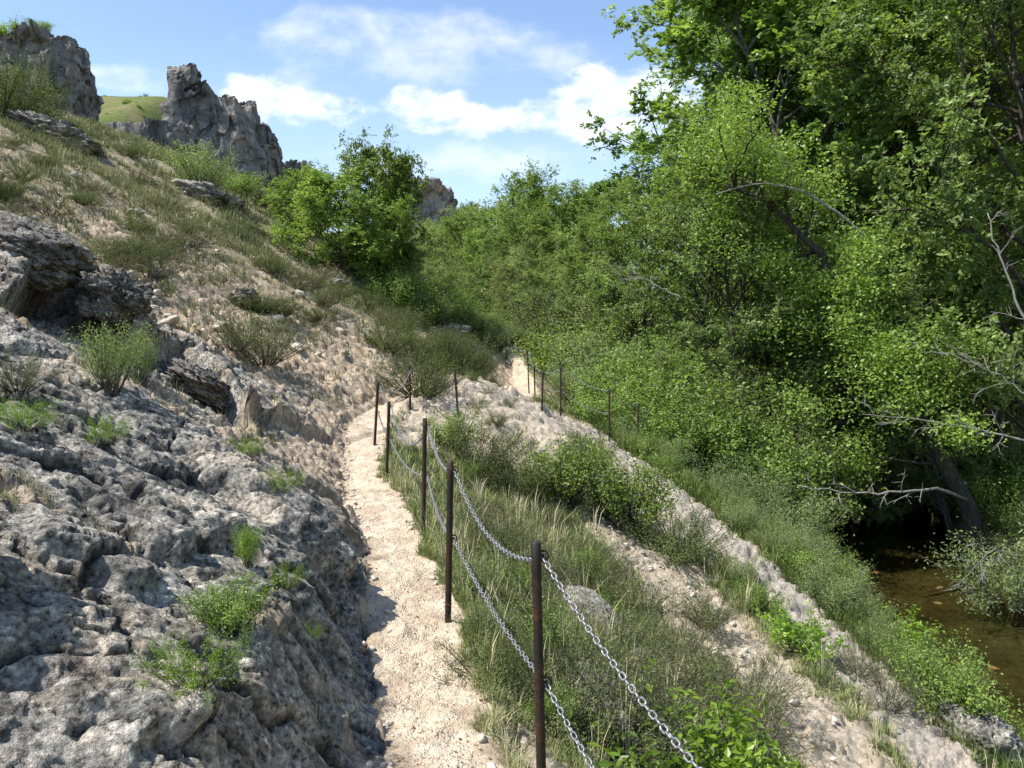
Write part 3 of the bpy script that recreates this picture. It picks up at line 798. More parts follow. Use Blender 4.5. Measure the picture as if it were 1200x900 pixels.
# ------------------------------------------------------------------ leaves, crowns, shrubs
def leaf_mesh(name, C, N, size, tint, lr, aspect=.62, droop=0.0, A=None):
    """C centres, N rough normals, size lengths: one pointed folded leaf each"""
    n = len(C); N = N / (np.linalg.norm(N, axis=1)[:, None] + 1e-9)
    a = lr.normal(size=(n, 3)) * (1.0 if A is None else .55); a[:, 2] -= droop
    if A is not None: a = a + A
    a -= (a * N).sum(1)[:, None] * N; a /= np.linalg.norm(a, axis=1)[:, None] + 1e-9
    b = np.cross(N, a); s = np.asarray(size)[:, None]
    v = np.empty((n, 4, 3), np.float32)
    v[:, 0] = C - a * s * .5
    v[:, 1] = C + b * s * aspect * .5 + a * s * .02 + N * s * .07
    v[:, 2] = C + a * s * .5
    v[:, 3] = C - b * s * aspect * .5 + a * s * .02 + N * s * .07
    me = mesh_from(name, v.reshape(-1, 3), np.arange(4 * n), np.full(n, 4), False)
    attr(me, "tint", np.repeat(np.clip(tint, 0, 1), 4))
    return me
def perp_dir(d, ang, az):
    d = d / np.linalg.norm(d); up = np.array([0, 0, 1.0]) if abs(d[2]) < .95 else np.array([1.0, 0, 0])
    a = np.cross(d, up); a /= np.linalg.norm(a); b = np.cross(a, d)
    return math.cos(ang) * d + math.sin(ang) * (math.cos(az) * a + math.sin(az) * b)
def grow(p, d, L, lr, n=6, wob=.12, lift=.0):
    pts = [p]; d = d / np.linalg.norm(d)
    for i in range(n - 1):
        d = d + lr.normal(0, wob, 3); d[2] += lift; d /= np.linalg.norm(d)
        pts.append(pts[-1] + d * L / (n - 1))
    return np.array(pts)
def tree_meshes(seed, H, Rr, cb=.2, n_prim=22, asc=.5, leaf=.085, per=110, sig=.32, profile='egg', lean=(0, 0), stems=1, aspect=.62, tr=.13, nsub=6, upb=.7, bare=.0, spread=0.0):
    lr = np.random.default_rng(seed); T = Tubes(); cl = []
    for st in range(stems):
        a0 = lr.uniform(0, 6.28) if stems > 1 else 0
        p0 = np.array([math.cos(a0), math.sin(a0), 0]) * (.0 if stems == 1 else spread * .35)
        d0 = np.array([lean[0] + (math.cos(a0) * spread * .5 if stems > 1 else 0), lean[1] + (math.sin(a0) * spread * .5 if stems > 1 else 0), 1.0])
        hh = H * (1 if st == 0 else lr.uniform(.7, .95))
        trunk = grow(p0 - np.array([0, 0, .3]), d0, hh * .95 + .3, lr, 10, .06)
        r0 = tr * (1 if stems == 1 else .6)
        T.add(trunk, np.linspace(r0, .012, 10) * np.array([1.35] + [1] * 9), 8)
        np_ = n_prim if stems == 1 else max(4, n_prim // stems + 1)
        for i in range(np_):
            t = cb + (1 - cb) * ((i + lr.uniform(0, 1)) / np_); f = t * 9; k = min(int(f), 8)
            s = trunk[k] + (trunk[k + 1] - trunk[k]) * (f - k)
            tt = (t - cb) / (1 - cb)
            pr = {'egg': math.sin(math.pi * (.12 + .80 * tt)) ** .8, 'col': (.55 + .45 * math.sin(math.pi * tt)) * (1 - tt ** 4), 'dome': math.sqrt(max(0.02, 1 - tt * tt)) , 'wide': .5 + .5 * math.sin(math.pi * (.1 + .8 * tt))}[profile]
            Lb = Rr * pr * lr.uniform(.72, 1.18) + .25
            az = i * 2.39996 + lr.uniform(-.5, .5) + seed
            e = asc + .5 * tt + lr.normal(0, .15)
            d = np.array([math.cos(az) * math.cos(e), math.sin(az) * math.cos(e), math.sin(e)])
            br = grow(s, d, Lb, lr, 6, .13, .05)
            rb = max(.010, r0 * .42 * (1 - .7 * t))
            T.add(br, np.linspace(rb, .006, 6), 5, cap=False)
            for j in range(nsub):
                ft = lr.uniform(.3, 1.0) * 5; kk = min(int(ft), 4)
                q = br[kk] + (br[kk + 1] - br[kk]) * (ft - kk)
                dd = perp_dir(br[kk + 1] - br[kk], lr.uniform(.4, 1.1), lr.uniform(0, 6.28)); dd[2] += .25
                sb = grow(q, dd, Lb * lr.uniform(.22, .45), lr, 4, .2, .08)
                T.add(sb, np.linspace(rb * .45, .004, 4), 4, cap=False)
                if lr.random() < bare: continue
                cl.append((sb[-1], 1.0, dd)); cl.append((sb[2], .8, dd))
            if lr.random() >= bare: cl.append((br[-1], 1.0, d)); cl.append((br[4], .9, d))
        cl.append((trunk[-1], 1.0, np.array([0, 0, 1.0]))); cl.append((trunk[-2], 1.0, np.array([0, 0, 1.0])))
    Cs = []; Ns = []; Sz = []; Ti = []; Ax = []
    ctr = np.mean([c[0] for c in cl], axis=0)
    for c, w_, d in cl:
        k = max(8, int(per * w_ * lr.uniform(.45, 1.35)))
        d = d / np.linalg.norm(d); sg = sig * lr.uniform(.7, 1.3)
        nt = max(2, k // 13)
        td = d * .55 + lr.normal(size=(nt, 3)) * .62; td[:, 2] = td[:, 2] * .8 + .08; td /= np.linalg.norm(td, axis=1)[:, None]
        tl_ = sg * lr.uniform(1.0, 2.3, nt); t0 = lr.normal(size=(nt, 3)) * sg * .35
        ti = lr.integers(0, nt, k); f = lr.uniform(.1, 1, k)
        droop = np.zeros((k, 3)); droop[:, 2] = -.35 * (f * tl_[ti]) ** 2
        Cs.append(c + t0[ti] + td[ti] * (f * tl_[ti])[:, None] + droop + lr.normal(size=(k, 3)) * sg * .13)
        out = (c - ctr); out /= np.linalg.norm(out) + 1e-6
        Ns.append(lr.normal(size=(k, 3)) * .55 + np.array([0, 0, upb]) + .35 * out)
        Ax.append(td[ti]); tt_ = lr.normal(.46, .2)
        Sz.append(leaf * lr.uniform(.45, 1.3, k)); Ti.append(np.clip(tt_ + lr.normal(0, .12, nt)[ti] + lr.normal(0, .15, k), 0, 1))
    Cs = np.concatenate(Cs); keep = Cs[:, 2] > .05
    lm = leaf_mesh("crown", Cs[keep], np.concatenate(Ns)[keep], np.concatenate(Sz)[keep], np.concatenate(Ti)[keep], lr, aspect, A=np.concatenate(Ax)[keep])
    return T.mesh("trunk"), lm
def shrub_meshes(seed, H, Rr, n_st=26, leaf=.045, per=34, sig=.10, aspect=.55, upright=.9, upb=.5, low=.25):
    """many thin stems from one root, leaves all along them"""
    lr = np.random.default_rng(seed); T = Tubes(); Cs = []; Ns = []; Sz = []; Ti = []
    for i in range(n_st):
        az = i * 2.39996 + lr.normal(0, .3); rad = math.sqrt((i + .5) / n_st)
        e = math.pi / 2 - rad * (1.55 - upright) * lr.uniform(.8, 1.15)
        d = np.array([math.cos(az) * math.cos(e), math.sin(az) * math.cos(e), math.sin(e)])
        L = (H * math.sin(e) + Rr * math.cos(e)) * lr.uniform(.62, 1.12)
        s = np.array([math.cos(az), math.sin(az), 0]) * Rr * .22 * rad; s[2] = -.06
        st = grow(s, d, L, lr, 7, .10, .02)
        T.add(st, np.linspace(.011 * H + .003, .002, 7), 4, cap=False)
        tl = lr.normal(.45, .18)
        for j in range(3):
            ft = lr.uniform(low + .1, .9) * 6; kk = min(int(ft), 5)
            q = st[kk] + (st[kk + 1] - st[kk]) * (ft - kk)
            sb = grow(q, perp_dir(st[kk + 1] - st[kk], lr.uniform(.3, .9), lr.uniform(0, 6.28)), L * lr.uniform(.2, .4), lr, 4, .15, .05)
            T.add(sb, np.linspace(.005 * H + .001, .0015, 4), 3, cap=False)
            for poly in (sb,):
                k = int(per * .8); f = lr.uniform(.1, 3, k); fi = np.minimum(f.astype(int), 2)
                c = poly[fi] + (poly[fi + 1] - poly[fi]) * (f - fi)[:, None] + lr.normal(size=(k, 3)) * sig
                Cs.append(c); Ti.append(np.clip(tl + lr.normal(0, .2, k), 0, 1))
        k = int(per * 2.2); f = np.maximum(lr.uniform(low, 1, k), lr.uniform(low, 1, k)) * 6; fi = np.minimum(f.astype(int), 5)
        c = st[fi] + (st[fi + 1] - st[fi]) * (f - fi)[:, None] + lr.normal(size=(k, 3)) * sig
        Cs.append(c); Ti.append(np.clip(tl + lr.normal(0, .2, k), 0, 1))
    C = np.concatenate(Cs); Ti = np.concatenate(Ti); keep = C[:, 2] > .01; C = C[keep]; Ti = Ti[keep]; n = len(C)
    ctr = np.array([0, 0, H * .35]); out = C - ctr; out /= np.linalg.norm(out, axis=1)[:, None] + 1e-6
    N = lr.normal(size=(n, 3)) * .8 + np.array([0, 0, upb]) + .4 * out
    return T.mesh("stems"), leaf_mesh("foliage", C, N, leaf * lr.uniform(.6, 1.25, n), Ti, lr, aspect)

L_poplar = leaf_material("poplar leaves", (.068, .124, .024), (.250, .355, .092), rough=.38, spec=.5)
L_ash = leaf_material("ash leaves", (.078, .132, .030), (.270, .360, .108), rough=.48)
L_willow = leaf_material("willow leaves", (.105, .150, .052), (.300, .360, .140), rough=.5)
L_haw = leaf_material("hawthorn leaves", (.088, .144, .024), (.290, .385, .088), rough=.45)
L_scrub = leaf_material("scrub leaves", (.048, .068, .020), (.185, .220, .072), rough=.6, spec=.2, trans=.25)
L_thyme = leaf_material("thyme leaves", (.062, .074, .032), (.265, .280, .135), rough=.7, spec=.15, trans=.2)
L_bright = leaf_material("fresh yellow green leaves", (0.0862, 0.161, 0.0138), (0.253, 0.3795, 0.0403), rough=.4, trans=.45)
B_grey = bark_material("grey bark", (.055, .048, .040), (.17, .155, .13))
B_dark = bark_material("dark bark", (.022, .018, .014), (.075, .062, .050))
B_dead = bark_material("bleached dead wood", (.13, .12, .105), (.30, .28, .255))

def proto(maker, parts, mats, **kw):
    ms = maker(**kw)
    for m, mt in zip(ms, mats): m.materials.append(mt)
    return list(zip(parts, ms))
TP = ("trunk", "crown"); SP = ("stems", "foliage")
PROTO = {
 'poplar': [proto(tree_meshes, TP, (B_grey, L_poplar), seed=11 + i, H=15, Rr=3.3, cb=.16, n_prim=27, asc=.62, leaf=.14, per=112, sig=.25, nsub=8, profile='col', tr=.2, aspect=.8) for i in range(2)],
 'ash': [proto(tree_meshes, TP, (B_dark, L_ash), seed=21 + i, H=12, Rr=4.0, cb=.14, n_prim=27, asc=.3, leaf=.135, per=108, sig=.28, nsub=9, profile='egg', tr=.2, aspect=.5) for i in range(3)],
 'willow': [proto(tree_meshes, TP, (B_grey, L_willow), seed=31 + i, H=9, Rr=3.0, cb=.08, n_prim=24, asc=.55, leaf=.13, per=105, sig=.24, nsub=8, profile='wide', tr=.12, aspect=.36, stems=3, spread=.7) for i in range(2)],
 'hawthorn': [proto(tree_meshes, TP, (B_dark, L_haw), seed=41 + i, H=4.6, Rr=2.3, cb=.05, n_prim=38, asc=.12, leaf=.105, per=105, sig=.26, profile='wide', nsub=8, tr=.11, aspect=.7) for i in range(2)],
 'airy': [proto(tree_meshes, TP, (B_dark, L_haw), seed=51, H=6.0, Rr=1.9, cb=.2, n_prim=26, asc=.45, leaf=.095, per=75, sig=.22, profile='egg', tr=.08, aspect=.7, bare=.15)],
 'spray': [proto(tree_meshes, TP, (B_grey, L_poplar), seed=56, H=15, Rr=3.4, cb=.2, n_prim=30, asc=.95, leaf=.12, per=95, sig=.19, profile='col', tr=.18, aspect=.75, bare=.08, lean=(-.14, 0))],
 'bush': [proto(shrub_meshes, SP, (B_dark, L_haw), seed=61 + i, H=1.0, Rr=.75, n_st=34, leaf=.055, per=34, sig=.085) for i in range(3)],
 'scrub': [proto(shrub_meshes, SP, (B_dark, L_scrub), seed=71 + i, H=1.0, Rr=1.0, n_st=52, leaf=.045, per=46, sig=.07, aspect=.4, upright=.45, low=.02) for i in range(3)],
 'sally': [proto(shrub_meshes, SP, (B_grey, L_willow), seed=81 + i, H=1.0, Rr=.7, n_st=36, leaf=.050, per=36, sig=.07, aspect=.34, upright=.95) for i in range(3)],
 'cushion': [proto(shrub_meshes, SP, (B_dark, L_thyme), seed=91 + i, H=1.0, Rr=1.45, n_st=44, leaf=.060, per=26, sig=.06, aspect=.3, upright=.30, low=.05) for i in range(3)],
 'bright': [proto(shrub_meshes, SP, (B_grey, L_bright), seed=101 + i, H=1.0, Rr=.8, n_st=24, leaf=.105, per=15, sig=.06, aspect=.5, upright=.8, upb=.8) for i in range(2)],
 'moss': [proto(shrub_meshes, SP, (B_dark, L_bright), seed=111, H=1.0, Rr=1.9, n_st=50, leaf=.085, per=20, sig=.08, aspect=.35, upright=.3, low=.3)],
}
_cnt = {}
_first = {}
def plant(kind, loc, scale, label, name, cat, group=None, rz=None, tilt=(0, 0), var=None):
    """one plant: an Empty at its foot with its own trunk/stems and crown/foliage objects"""
    k = _cnt.get(kind, 0); _cnt[kind] = k + 1
    P = PROTO[kind]; vi = (k % len(P)) if var is None else var
    r = random.Random(k * 31 + hash(kind) % 7 if False else k * 31 + len(kind) * 7)
    e = empty(name, loc); e.scale = (scale,) * 3 if not isinstance(scale, tuple) else scale
    e.rotation_euler = (tilt[0], tilt[1], r.uniform(0, 6.28) if rz is None else rz)
    for pn, me in P[vi]:
        o = bpy.data.objects.new(pn, me); COL.objects.link(o); o.parent = e
    return tag(e, label, cat, group)
def gz(x, y): return float(height(np.array([float(x)]), np.array([float(y)]))[0])
def tree_at(kind, u, d, vtop, label, name="tree", wide=1.0, group=None, H0=None, dz=0.0, **kw):
    """tree whose foot is at depth d under picture column u and whose top reaches row vtop"""
    a, b = ray(u, vtop); x, y = a * d, d; z0 = gz(x, y) + dz
    ht = EYE + b * d - z0
    H0 = H0 or {'poplar': 15.6, 'ash': 12.6, 'willow': 9.6, 'hawthorn': 5.9, 'airy': 6.8, 'spray': 17.5}[kind]
    s = ht / H0
    return plant(kind, (x, y, z0), (s * wide, s * wide, s), label, name, "tree", group, **kw)
def shrub_at(kind, u, v, px, label, name="shrub", cat="shrub", wide=1.0, group=None, d=None, **kw):
    """shrub whose foot is on the ground seen at (u, v), px pixels tall"""
    h = hit(u, v) if d is None else None
    if d is not None: p = pt(u, v, d); h = Vector((p.x, p.y, gz(p.x, p.y)))
    s = px * h.y / F
    return plant(kind, h - Vector((0, 0, .03 * s)), (s * wide, s * wide, s), label, name, cat, group, **kw)

# --- hillside tree and its neighbours
tree_at('hawthorn', 398, 25.0, 200, "broad bushy green tree leaning on the left hillside, crooked dark trunk at its foot", wide=1.32, var=0, tilt=(0, R(8)))
tree_at('hawthorn', 440, 26.5, 165, "taller narrower tree rising just behind the right side of the broad hillside tree", wide=.8, var=1)
tree_at('hawthorn', 352, 30.0, 196, "rounded lighter green tree tucked behind the left side of the broad hillside tree", wide=1.25, var=1, rz=2.0)
tree_at('hawthorn', 468, 28.0, 280, "small dark tree filling the dip right of the broad hillside tree", var=1)
# --- valley woods
VALLEY = [('willow', 512, 40, 250), ('ash', 545, 52, 258), ('ash', 585, 60, 247), ('willow', 540, 36, 300), ('ash', 610, 48, 250), ('willow', 575, 38, 290), ('willow', 610, 34, 300), ('ash', 640, 50, 212), ('poplar', 668, 44, 195),
          ('willow', 648, 36, 262), ('ash', 690, 38, 215), ('willow', 680, 31, 300), ('poplar', 655, 60, 205), ('ash', 625, 70, 236), ('ash', 565, 72, 252), ('willow', 525, 60, 252), ('ash', 720, 33, 250), ('willow', 715, 28, 330), ('willow', 560, 31, 335),
          ('ash', 530, 85, 256), ('ash', 600, 88, 248), ('willow', 495, 34, 300), ('ash', 575, 48, 268)]
for k, (kd, u, d, vt) in enumerate(VALLEY):
    lab = {'willow': "grey green willow crowding the valley floor beyond the end of the trail", 'ash': "leafy green tree among the woods filling the valley beyond the trail", 'poplar': "tall pale green poplar rising at the left end of the tree wall"}[kd]
    tree_at(kd, u, d, vt, lab, group="trees filling the valley beyond the trail", wide={'willow': 1.35, 'ash': 1.15, 'poplar': 1.0}[kd])
# --- tree wall along the stream
WALL = [('spray', 852, 30, 75, "poplar with thin upward sprays against the sky at the tree wall's left edge", .62),
        ('spray', 795, 33, 165, "smaller feathery poplar against the clouds, leftmost of the tall stream trees", .5),
        ('poplar', 928, 28, -60, "tall poplar whose dark top leaves the picture left of centre in the tree wall", .8),
        ('poplar', 960, 31, -110, "tall dense poplar just right of the dark topped one, top out of view", 1.0),
        ('ash', 818, 25, 165, "broad glossy leaved tree bulging out in front of the poplars", .9),
        ('ash', 880, 22.5, 190, "leafy tree hanging over the bank shrubs in the middle of the tree wall", 1.0),
        ('poplar', 985, 27, -140, "tall feathery green tree over the stream bend, top out of view", 1.25),
        ('ash', 1085, 25, -130, "tall broad ash towering over the stream at the right", 1.05),
        ('ash', 1180, 23, -120, "tall ash at the right edge of the view behind the dead branches", 1.0),
        ('willow', 930, 24, 300, "low willow overhanging the dark end of the stream", 1.2),
        ('willow', 1030, 26, 250, "shaded willow behind the leaning trunk", 1.2),
        ('ash', 1250, 19, -160, "tree just beyond the right edge whose branches reach into view", .9),
        ('willow', 1130, 21.5, 330, "young willow between the leaning trunk and the right edge", 1.0),
        ('ash', 760, 29, 215, "mid height tree below the upward sprays of the poplar", 1.05),
        ('willow', 820, 21.5, 400, "pale willow at the back of the bank shrubs", 1.1),
        ('willow', 760, 23, 400, "bushy willow beside the far fence posts", 1.1)]
for kd, u, d, vt, lab, wd in WALL: tree_at(kd, u, d, vt, lab, wide=wd, rz=(.15 if kd == 'spray' else None))
BACK = [('poplar', 940, 40, -60), ('ash', 990, 38, -80), ('ash', 1010, 40, -100), ('poplar', 1090, 38, -100), ('ash', 1160, 36, -120), ('ash', 1230, 34, -140), ('poplar', 1290, 30, -100), ('ash', 830, 38, 150), ('ash', 985, 46, 0), ('ash', 960, 32, 120), ('ash', 1060, 32, 100), ('willow', 1000, 31, 330), ('willow', 1090, 29, 330), ('willow', 1180, 28, 330), ('willow', 880, 30, 330), ('willow', 1240, 24, 400), ('ash', 730, 48, 200), ('willow', 960, 27.5, 440), ('willow', 1050, 25, 450), ('willow', 1010, 24, 480)]
for kd, u, d, vt in BACK:
    tree_at(kd, u, d, vt, {'poplar': "tall poplar in the second row, mostly hidden behind the stream side trees", 'ash': "leafy tree in the second row, mostly hidden behind the stream side trees", 'willow': "shaded undergrowth willow behind the stream side trees"}[kd], group="second row of trees behind the stream", wide=1.2)

# --- leaning stream tree with its own trunk
def leaning_tree():
    d = 18.5; foot = pt(1142, 618, d); foot.z = min(foot.z, gz(foot.x, foot.y) + .1)
    lr = np.random.default_rng(77); T = Tubes(); o0 = np.array(foot)
    keys = [(1152, 640, 18.5), (1135, 590, 18.6), (1095, 520, 18.8), (1062, 470, 19.0), (1020, 395, 19.4), (960, 300, 20.0), (900, 235, 20.4), (850, 218, 20.6)]
    P = np.array([pt(*k) for k in keys]) - o0
    P[0, 2] -= .3
    # smooth
    t = np.linspace(0, len(P) - 1, 30); P = np.stack([np.interp(t, np.arange(len(P)), P[:, i]) for i in range(3)], 1) + lr.normal(0, .025, (30, 3))
    T.add(P, np.linspace(.23, .035, 30), 10)
    cl = []
    for i in range(34):
        k = int(7 + 22 * (i + lr.random()) / 34); s = P[min(k, 29)]
        dd = perp_dir(P[min(k, 28) + 1] - P[min(k, 28)], lr.uniform(.5, 1.3), lr.uniform(0, 6.28)); dd[2] = abs(dd[2]) * .8 + .1
        br = grow(s, dd, lr.uniform(1.2, 2.9), lr, 6, .16, .03); T.add(br, np.linspace(.045, .006, 6), 5, cap=False)
        for j in range(6):
            sb = grow(br[lr.integers(2, 6)], perp_dir(dd, lr.uniform(.4, 1.2), lr.uniform(0, 6.28)), lr.uniform(.4, 1.0), lr, 4, .2); T.add(sb, np.linspace(.012, .003, 4), 4, cap=False)
            cl.append(sb[-1]); cl.append(sb[2])
    C = np.concatenate([c + lr.normal(size=(75, 3)) * np.array([.27, .27, .19]) for c in cl]); n = len(C)
    e = empty("tree", foot)
    m1 = T.mesh("trunk"); m1.materials.append(B_dark); link("trunk", m1, None, e)
    m2 = leaf_mesh("crown", C, lr.normal(size=(n, 3)) * .8 + np.array([0, 0, .8]), .10 * lr.uniform(.6, 1.25, n), np.repeat(np.clip(lr.normal(.55, .2, len(cl)), 0, 1), 75) + lr.normal(0, .12, n), lr, .62)
    m2.materials.append(L_haw); link("crown", m2, None, e)
    tag(e, "old tree, thick dark trunk leaning left over the stream", "tree")
leaning_tree()
def dead_branch(keys, r0, r1, label, twigs=8, seed=1, tw=.7, mat=None):
    lr = np.random.default_rng(seed); r0 *= .75; r1 *= .8; P = np.array([pt(*k) for k in keys]); o0 = P[0].copy(); P = P - o0
    t = np.linspace(0, len(P) - 1, 16); P = np.stack([np.interp(t, np.arange(len(P)), P[:, i]) for i in range(3)], 1) + lr.normal(0, .018, (16, 3))
    T = Tubes(); T.add(P, np.linspace(r0, r1, 16), 7)
    for i in range(twigs):
        k = lr.integers(3, 15); dd = perp_dir(P[min(k + 1, 15)] - P[k - 1], lr.uniform(.5, 1.1), lr.uniform(0, 6.28))
        b = grow(P[k], dd, tw * lr.uniform(.5, 1.4), lr, 6, .22); T.add(b, np.linspace(r0 * .38, .004, 6), 5, cap=False)
        for j in range(3):
            c = grow(b[lr.integers(2, 5)], perp_dir(dd, .8, lr.uniform(0, 6.28)), tw * .4, lr, 4, .2); T.add(c, np.linspace(.007, .003, 4), 4, cap=False)
    m = T.mesh("dead_branch"); o = link("dead_branch", m, mat or B_dead); o.location = o0
    tag(o, label, "branch")
dead_branch([(1215, 520, 16.5), (1150, 504, 16.7), (1080, 492, 16.9), (1010, 485, 17.1)], .035, .008, "long pale dead branch stretching left across the leaning trunk, with a tangle of twigs", 14, 1)
dead_branch([(1132, 585, 18.4), (1100, 572, 17.6), (1050, 578, 17.1), (1000, 578, 17.0), (935, 570, 16.8)], .055, .015, "grey dead branch lying level over the dark end of the stream", 8, 2, .6)
dead_branch([(1212, 410, 15.5), (1190, 350, 15.6), (1172, 300, 15.7), (1158, 250, 15.8)], .042, .012, "bleached dead stem curving upright near the right edge", 5, 3, .6)
dead_branch([(1215, 470, 15.8), (1170, 440, 16.0), (1120, 415, 16.3), (1075, 412, 16.6)], .022, .006, "thin dead twig sweeping up to the left above the tangle of twigs", 10, 4)
dead_branch([(1035, 300, 19.0), (985, 250, 18.8), (940, 222, 18.8), (895, 214, 19.0), (838, 226, 19.2)], .05, .015, "sunlit bare limb among the glossy leaves high in the tree wall", 4, 5, .5)
dead_branch([(800, 350, 22), (770, 335, 22.2), (742, 318, 22.4)], .035, .01, "grey dead limb in the left part of the tree wall", 6, 6, .8)
dead_branch([(1195, 655, 14.6), (1165, 640, 14.6), (1120, 690, 14.5)], .014, .004, "drooping bare twigs under the willow bush by the water", 9, 7, .5)

# --- bushes on the bank, right of the far fence and down to the stream
BANK = [(770, 515, 70), (800, 540, 80), (835, 555, 85), (868, 580, 90), (900, 605, 95), (930, 650, 70), (955, 680, 45), (985, 700, 36), (820, 520, 90), (860, 545, 95), (905, 570, 100), (940, 600, 100), (780, 490, 60), (880, 615, 60), (850, 590, 55)]
for k, (u, v, px) in enumerate(BANK):
    x = 0
    h = hit(u, v); 
    xx = max(h.x, float(rx_f(h.y)) + .35 + .25 * (k % 3)); s = px * h.y / F
    plant('sally', (xx, h.y, gz(xx, h.y) - .05), (s * 1.1, s * 1.1, s), "upright feathery green bush on the stream side of the pale rock spur", "shrub", "shrub", "bushes along the stream side of the spur")
r_ = random.Random(77); n_ = 0
while n_ < 60:
    y = math.exp(r_.uniform(math.log(8), math.log(19))); a_ = float(rx_f(y)) + .3; b_ = float(wx_f(y)) - .1
    x = a_ + (b_ - a_) * r_.random() ** 1.3; s = r_.uniform(.3, .75)
    plant(('sally', 'bush', 'scrub')[n_ % 3] if n_ % 3 != 2 else 'sally', (x, y, gz(x, y) - .04), (s, s, s), "small leafy weed bush among the grass between the rock spur and the stream", "weed_bush", "bush", "weed bushes between the spur and the stream"); n_ += 1
r_ = random.Random(78)
for k in range(34):
    y = r_.uniform(14.5, 27); x = float(wx_f(y) + ww_f(y)) + r_.uniform(.15, 2.6); sc = r_.uniform(.8, 1.7)
    if x / y > .56 and y < 17: sc *= .7
    plant('sally' if k % 2 else 'bush', (x, y, gz(x, y) - .05), (sc, sc, sc), "shaded leafy bush on the far bank of the stream under the trees", "bank_bush", "bush", "bushes on the far bank of the stream")
FARB = [(700, 400, 22, 1.9), (735, 420, 21, 1.8), (770, 440, 20.5, 2.0), (690, 430, 20, 1.1), (720, 450, 19.5, 1.3), (760, 470, 19, 1.4), (800, 470, 20, 1.9), (680, 385, 25, 2.0), (655, 400, 26, 1.5), (650, 380, 29, 2.4), (780, 500, 18, 1.1), (830, 490, 20.5, 2.2), (870, 510, 20.5, 2.3), (905, 530, 20.5, 2.2), (945, 560, 20, 1.9), (740, 495, 18.2, .8), (810, 505, 18.6, 1.5), (700, 470, 18.6, .8), (670, 450, 20, .8), (845, 535, 18.6, 1.7), (885, 560, 18.4, 1.7)]
for k, (u, v, d, hh) in enumerate(FARB):
    p = pt(u, v, d); z = gz(p.x, p.y)
    plant('bush' if k % 3 else 'sally', (p.x, p.y, z - .05), (hh * 1.15, hh * 1.15, hh * 1.05), "leafy green bush on the bank behind the far fence posts" if k % 3 else "feathery grey green bush on the bank behind the far fence posts", "shrub", "shrub", "bushes behind the far fence")
shrub_at('sally', 1188, 706, 92, "rounded grey green willow bush leaning over the water at the right edge", d=15.4, wide=1.1)
shrub_at('bright', 1040, 716, 52, "small yellow green sapling at the water's edge above the spur", d=12.9, wide=1.3)
shrub_at('bright', 938, 768, 46, "bright yellow green weed growing on the gravel chute", wide=1.25)
shrub_at('bright', 790, 905, 118, "large bright yellow green leafy plant at the bottom of the view by the chain", wide=1.25, d=3.9, var=0)
shrub_at('bright', 850, 900, 80, "lower bright leafy plant right of the large bottom plant", wide=1.3, d=4.3, var=1)
shrub_at('bush', 660, 592, 72, "dark green bush above the grassy bank right below the rocky bulge", wide=1.1)
shrub_at('bush', 742, 625, 78, "dark leafy bush on the bank against the pale spur", wide=1.0)
shrub_at('scrub', 795, 655, 52, "low dark trailing bush ending above the bare scar on the spur", wide=1.2)
shrub_at('scrub', 705, 600, 40, "brownish low shrub between the two dark bank bushes", wide=1.1)
shrub_at('scrub', 690, 555, 46, "dry brown upright shrub at the top of the pale rock scar", wide=.8)
shrub_at('scrub', 560, 560, 56, "olive green shrub in the grass right of the third post", wide=1.0)
shrub_at('bush', 530, 530, 40, "fresh green shrub behind the third post at the foot of the bulge", wide=1.2)
shrub_at('scrub', 605, 585, 46, "olive shrub in mid bank left of the dark green bush", wide=1.0)
shrub_at('scrub', 830, 735, 36, "dark low shrub beside the upper gravel chute", wide=1.0)
shrub_at('scrub', 690, 710, 58, "grey brown twiggy shrub beside the long smooth rock", wide=.9)
shrub_at('cushion', 800, 770, 44, "wide grey green cushion plant on the grassy bank above the bright plant")
shrub_at('cushion', 880, 830, 46, "dry grey cushion plant on the lower bank beside the gravel chute")
shrub_at('cushion', 1005, 790, 30, "brownish cushion plant on the spur between chute and stream")
shrub_at('cushion', 1040, 830, 36, "grey cushion plant near the lower end of the spur")
shrub_at('sally', 870, 690, 34, "small green tuft bush on the spur crest near the white stone")
# --- rocky bulge and trail crest
shrub_at('scrub', 492, 492, 46, "low olive shrub growing on top of the rocky bulge", wide=1.15, d=14.0)
for k, (u, v, px, lab) in enumerate([(455, 402, 44, "grey olive shrub at the left end of the shrub row above the trail"), (487, 410, 52, "dark olive shrub second from the left in the row above the trail"), (515, 416, 56, "dense dark shrub in the middle of the row above the trail"), (543, 424, 54, "dark shrub on the right side of the row above the trail"),
        (562, 440, 34, "olive shrub at the right end of the row, beside the distant trail"), (575, 455, 20, "low dark shrub at the very edge of the distant trail"), (470, 380, 40, "grey green shrub upslope of the row above the trail"), (430, 385, 30, "small grey shrub at the foot of the leaning hillside tree"), (525, 395, 44, "pale olive shrub on the crest behind the shrub row"), (560, 408, 36, "upper olive shrub beside the split rock on the crest")]):
    shrub_at('scrub', u, v, px * .74, lab, wide=1.0, d=16.8 + .6 * (k % 4) + (3.5 if k > 5 else 0) + (1.5 if k in (4, 5) else 0))
for k in range(16):
    r = random.Random(k + 900); y = r.uniform(12.6, 15.2); x = r.uniform(-1.5, 1.6); sc = r.uniform(.10, .24)
    plant('cushion' if k % 3 else 'scrub', (x, y, gz(x, y) - .02), (sc, sc, sc), "tiny dry cushion plant on the bare rocky bulge between the fences", "cushion_shrub", "shrub", "cushion plants on the rocky bulge")
